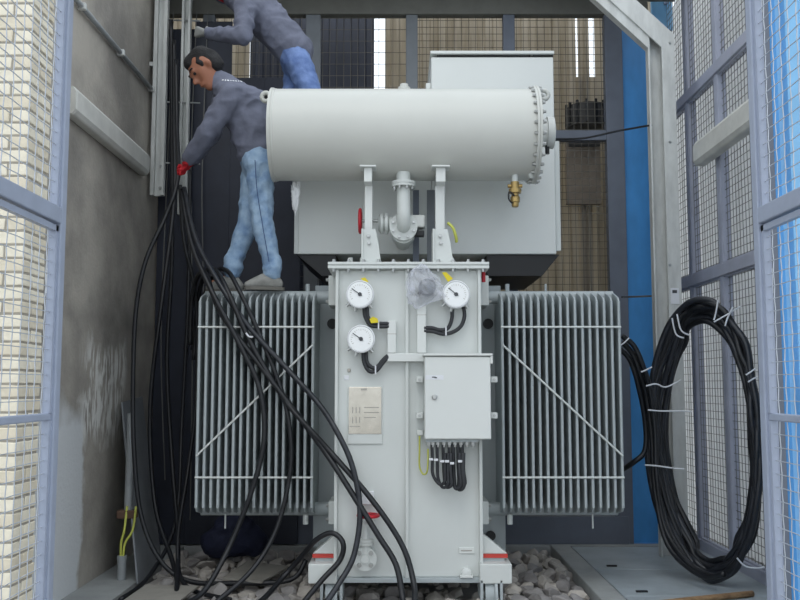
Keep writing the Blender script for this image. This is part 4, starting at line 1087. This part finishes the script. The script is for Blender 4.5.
    for s in 'lr':
        an, t = sk['ankle_'+s], sk['toe_'+s]; d = (t-an); d.z = 0; d.normalize(); lat = d.cross(V((0, 0, 1)))
        zb_ = sk['sole'] if isinstance(sk['sole'], float) else sk['sole'][s]
        mb = MB(); hl = V((an.x, an.y, zb_)) - d*.05; tt = V((an.x, an.y, zb_)) + d*.2
        mb.hull([(hl+V((0, 0, .05)), .038), (hl+d*.05+V((0, 0, .1)), .048), (hl+d*.11+V((0, 0, .08)), .048), (tt+V((0, 0, .042)) - d*.06 + lat*.012, .036), (tt+V((0, 0, .038))-d*.02, .028)])
        sh = remeshed('shoe', mb, 'shoe', root, .011, 3)
        mb = MB(); o8 = []
        for i in range(16):
            a = 2*math.pi*i/16; o8.append(hl + d*(.105 + .15*math.cos(a)) + lat*(.046*math.sin(a)))
        mb.prism([V((q.x, q.y, zb_)) for q in o8], (0, 0, .024)).build('sole', 'sole', sh)
        for i in range(3):
            c0 = hl + d*(.11+.028*i) + V((0, 0, .1-.012*i)); MB().bar(c0-lat*.03, c0+lat*.03, .008, .006).build('lace', 'print_white', sh)
        # hand: palm, four fingers, thumb curled round what it grips
        wr_, hd = sk['wrist_'+s], sk['hand_'+s]; ax = (hd-wr_).normalized(); curl = sk['curl_'+s].normalized(); curl = (curl-ax*curl.dot(ax)).normalized(); ln = ax.cross(curl)
        mb = MB(); mb.hull([(wr_-ax*.01, .034), (wr_+ax*.03, .034)])
        mb.hull([(wr_+ax*.02, .026), (hd+ln*.03, .02), (hd-ln*.03, .02)])
        for i, (o_, L_) in enumerate(((-.034, .8), (-.012, .95), (.012, 1), (.034, .88))):
            p0 = hd + ln*o_; p1 = p0 + ax*.04*L_ + curl*.008; p2 = p1 + ax*.008 + curl*.032*L_; p3 = p2 - ax*.028*L_ + curl*.006
            mb.hull([(p0, .0125), (p1, .0115)], 1); mb.hull([(p1, .0115), (p2, .0105)], 1); mb.hull([(p2, .0105), (p3, .0095)], 1)
        t0 = wr_ + ax*.03 + ln*(-.026); t1 = t0 - ln*.022 + ax*.03 + curl*.02; t2 = t1 + ax*.02 + curl*.022 + ln*.01
        mb.hull([(t0, .016), (t1, .0135)], 1); mb.hull([(t1, .0135), (t2, .011)], 1)
        remeshed('glove', mb, gloves[0] if s == 'l' else gloves[1], root, .006, 2)
    return root

zs_ = rz_top + .065
Y0 = 6.74
M1 = dict(origin=V((W(255, 285, Y0).x, Y0, zs_)), head=W(206, 71, 6.70), neck=W(221, 85, 6.74), face=V((-.66, -.34, -.62)), headup=V((-.68, -.05, .72)), hs=1.16,
          shoulder_l=W(231, 95, 6.57), shoulder_r=W(226, 94, 6.9), chest=W(240, 108, 6.74), back=W(253, 104, 6.74), waist=W(253, 132, 6.74), hem=W(255, 143, 6.74), hemdir=V((0.01, 0, -.04)),
          hipc=W(258, 168, 6.74), hip_l=W(260, 168, 6.67), hip_r=W(256, 168, 6.82), knee_l=W(262, 222, 6.64), knee_r=W(248, 224, 6.84),
          ankle_l=W(272, 270, 6.66), ankle_r=W(233, 269, 6.84), toe_l=W(248, 282, 6.62), toe_r=W(212, 282, 6.82), sole=zs_,
          elbow_l=W(208, 132, 6.6), wrist_l=W(187, 162, 6.75), hand_l=W(184, 169, 6.86), elbow_r=W(212, 132, 6.98), wrist_r=W(192, 160, 7.0), hand_r=W(187, 167, 7.02),
          curl_l=V((-1, .3, 0)), curl_r=V((-1, -.3, 0)))
p1 = person('person', 'man in grey jacket and light jeans standing on the left radiator, red gloves', M1, 'jacket', 'jeans_light')
# pocket, side seam, belt and back print on the first man
MB().tube([W(255, 160, 6.535), W(257, 190, 6.53), W(262, 222, 6.545), W(269, 262, 6.575)], .0035, 6).build('side_seam', 'jeans_seam', p1)
# illegible white lettering across the shoulders, laid on the cloth
jk = [o for o in C.objects if o.parent == p1 and o.name.startswith('jacket')][0]
for i, wd in enumerate((2.2, 1.4, 2.4, 1.6, 2.2, 2.0, 1.2, 2.4, 1.8)):
    tgt = W(223 + i*2.6, 80.2 + i*.2, 6.7); o_ = V((0, 0, CAMH))
    ok, loc, nor, fi = jk.ray_cast(o_, (tgt-o_).normalized())
    if ok:
        tx = V((1, 0, 0)); tx = (tx - nor*tx.dot(nor)).normalized(); ty = nor.cross(tx)
        w2 = wd*.0033; c0 = loc + nor*.0015
        MB().prism([c0-tx*w2-ty*.009, c0+tx*w2-ty*.009, c0+tx*w2*.7+ty*.009, c0-tx*w2+ty*.009], nor*.0015).build('lettering', 'print_white', p1)
Y2 = 7.4
zbx = zst + .001
M2 = dict(origin=V((W(308, 150, Y2).x, Y2, zbx)), head=W(216, -22, 7.36), neck=W(232, -4, 7.4), face=V((-.85, -.2, -.35)), headup=V((-.3, 0, .95)), hs=1.08,
          shoulder_l=W(246, 6, 7.22), shoulder_r=W(244, 2, 7.6), chest=W(260, 14, 7.4), back=W(266, 10, 7.4), waist=W(284, 38, 7.4), hem=W(290, 46, 7.4), hemdir=V((.04, 0, -.035)),
          hipc=W(302, 68, 7.4), hip_l=W(301, 68, 7.31), hip_r=W(297, 70, 7.5), knee_l=W(318, 112, 7.22), knee_r=W(290, 112, 7.5),
          ankle_l=V((W(322, 150, 7.3).x, 7.3, zbx+.09)), ankle_r=V((W(306, 150, 7.5).x, 7.52, zbx+.09)), toe_l=V((W(305, 160, 7.3).x, 7.3, zbx+.04)), toe_r=V((W(288, 160, 7.5).x, 7.52, zbx+.04)), sole=zbx,
          elbow_l=W(243, 36, 7.1), wrist_l=W(208, 33, 7.3), hand_l=W(197, 32, 7.42), elbow_r=W(222, -6, 7.75), wrist_r=W(200, -24, 7.85), hand_r=W(193, -30, 7.9),
          curl_l=V((0, 1, .3)), curl_r=V((0, 1, .3)))
p2 = person('person', 'man in grey jacket and blue jeans bending over behind the conservator drum', M2, 'jacket', 'jeans_blue', gloves=('glove_grey', 'glove_grey'))
mb = MB(); q = M2['neck'] + V((-.02, -.06, .0))
mb.tube([q + V((.07*math.cos(t), .085*math.sin(t), .03*math.cos(t)-.01)) for t in [2*math.pi*k/16 for k in range(16)]], .024, 8, closed=True, sub=2).build('scarf', 'red', p2, smooth=True)

bpy.data.scenes.remove(TMP)
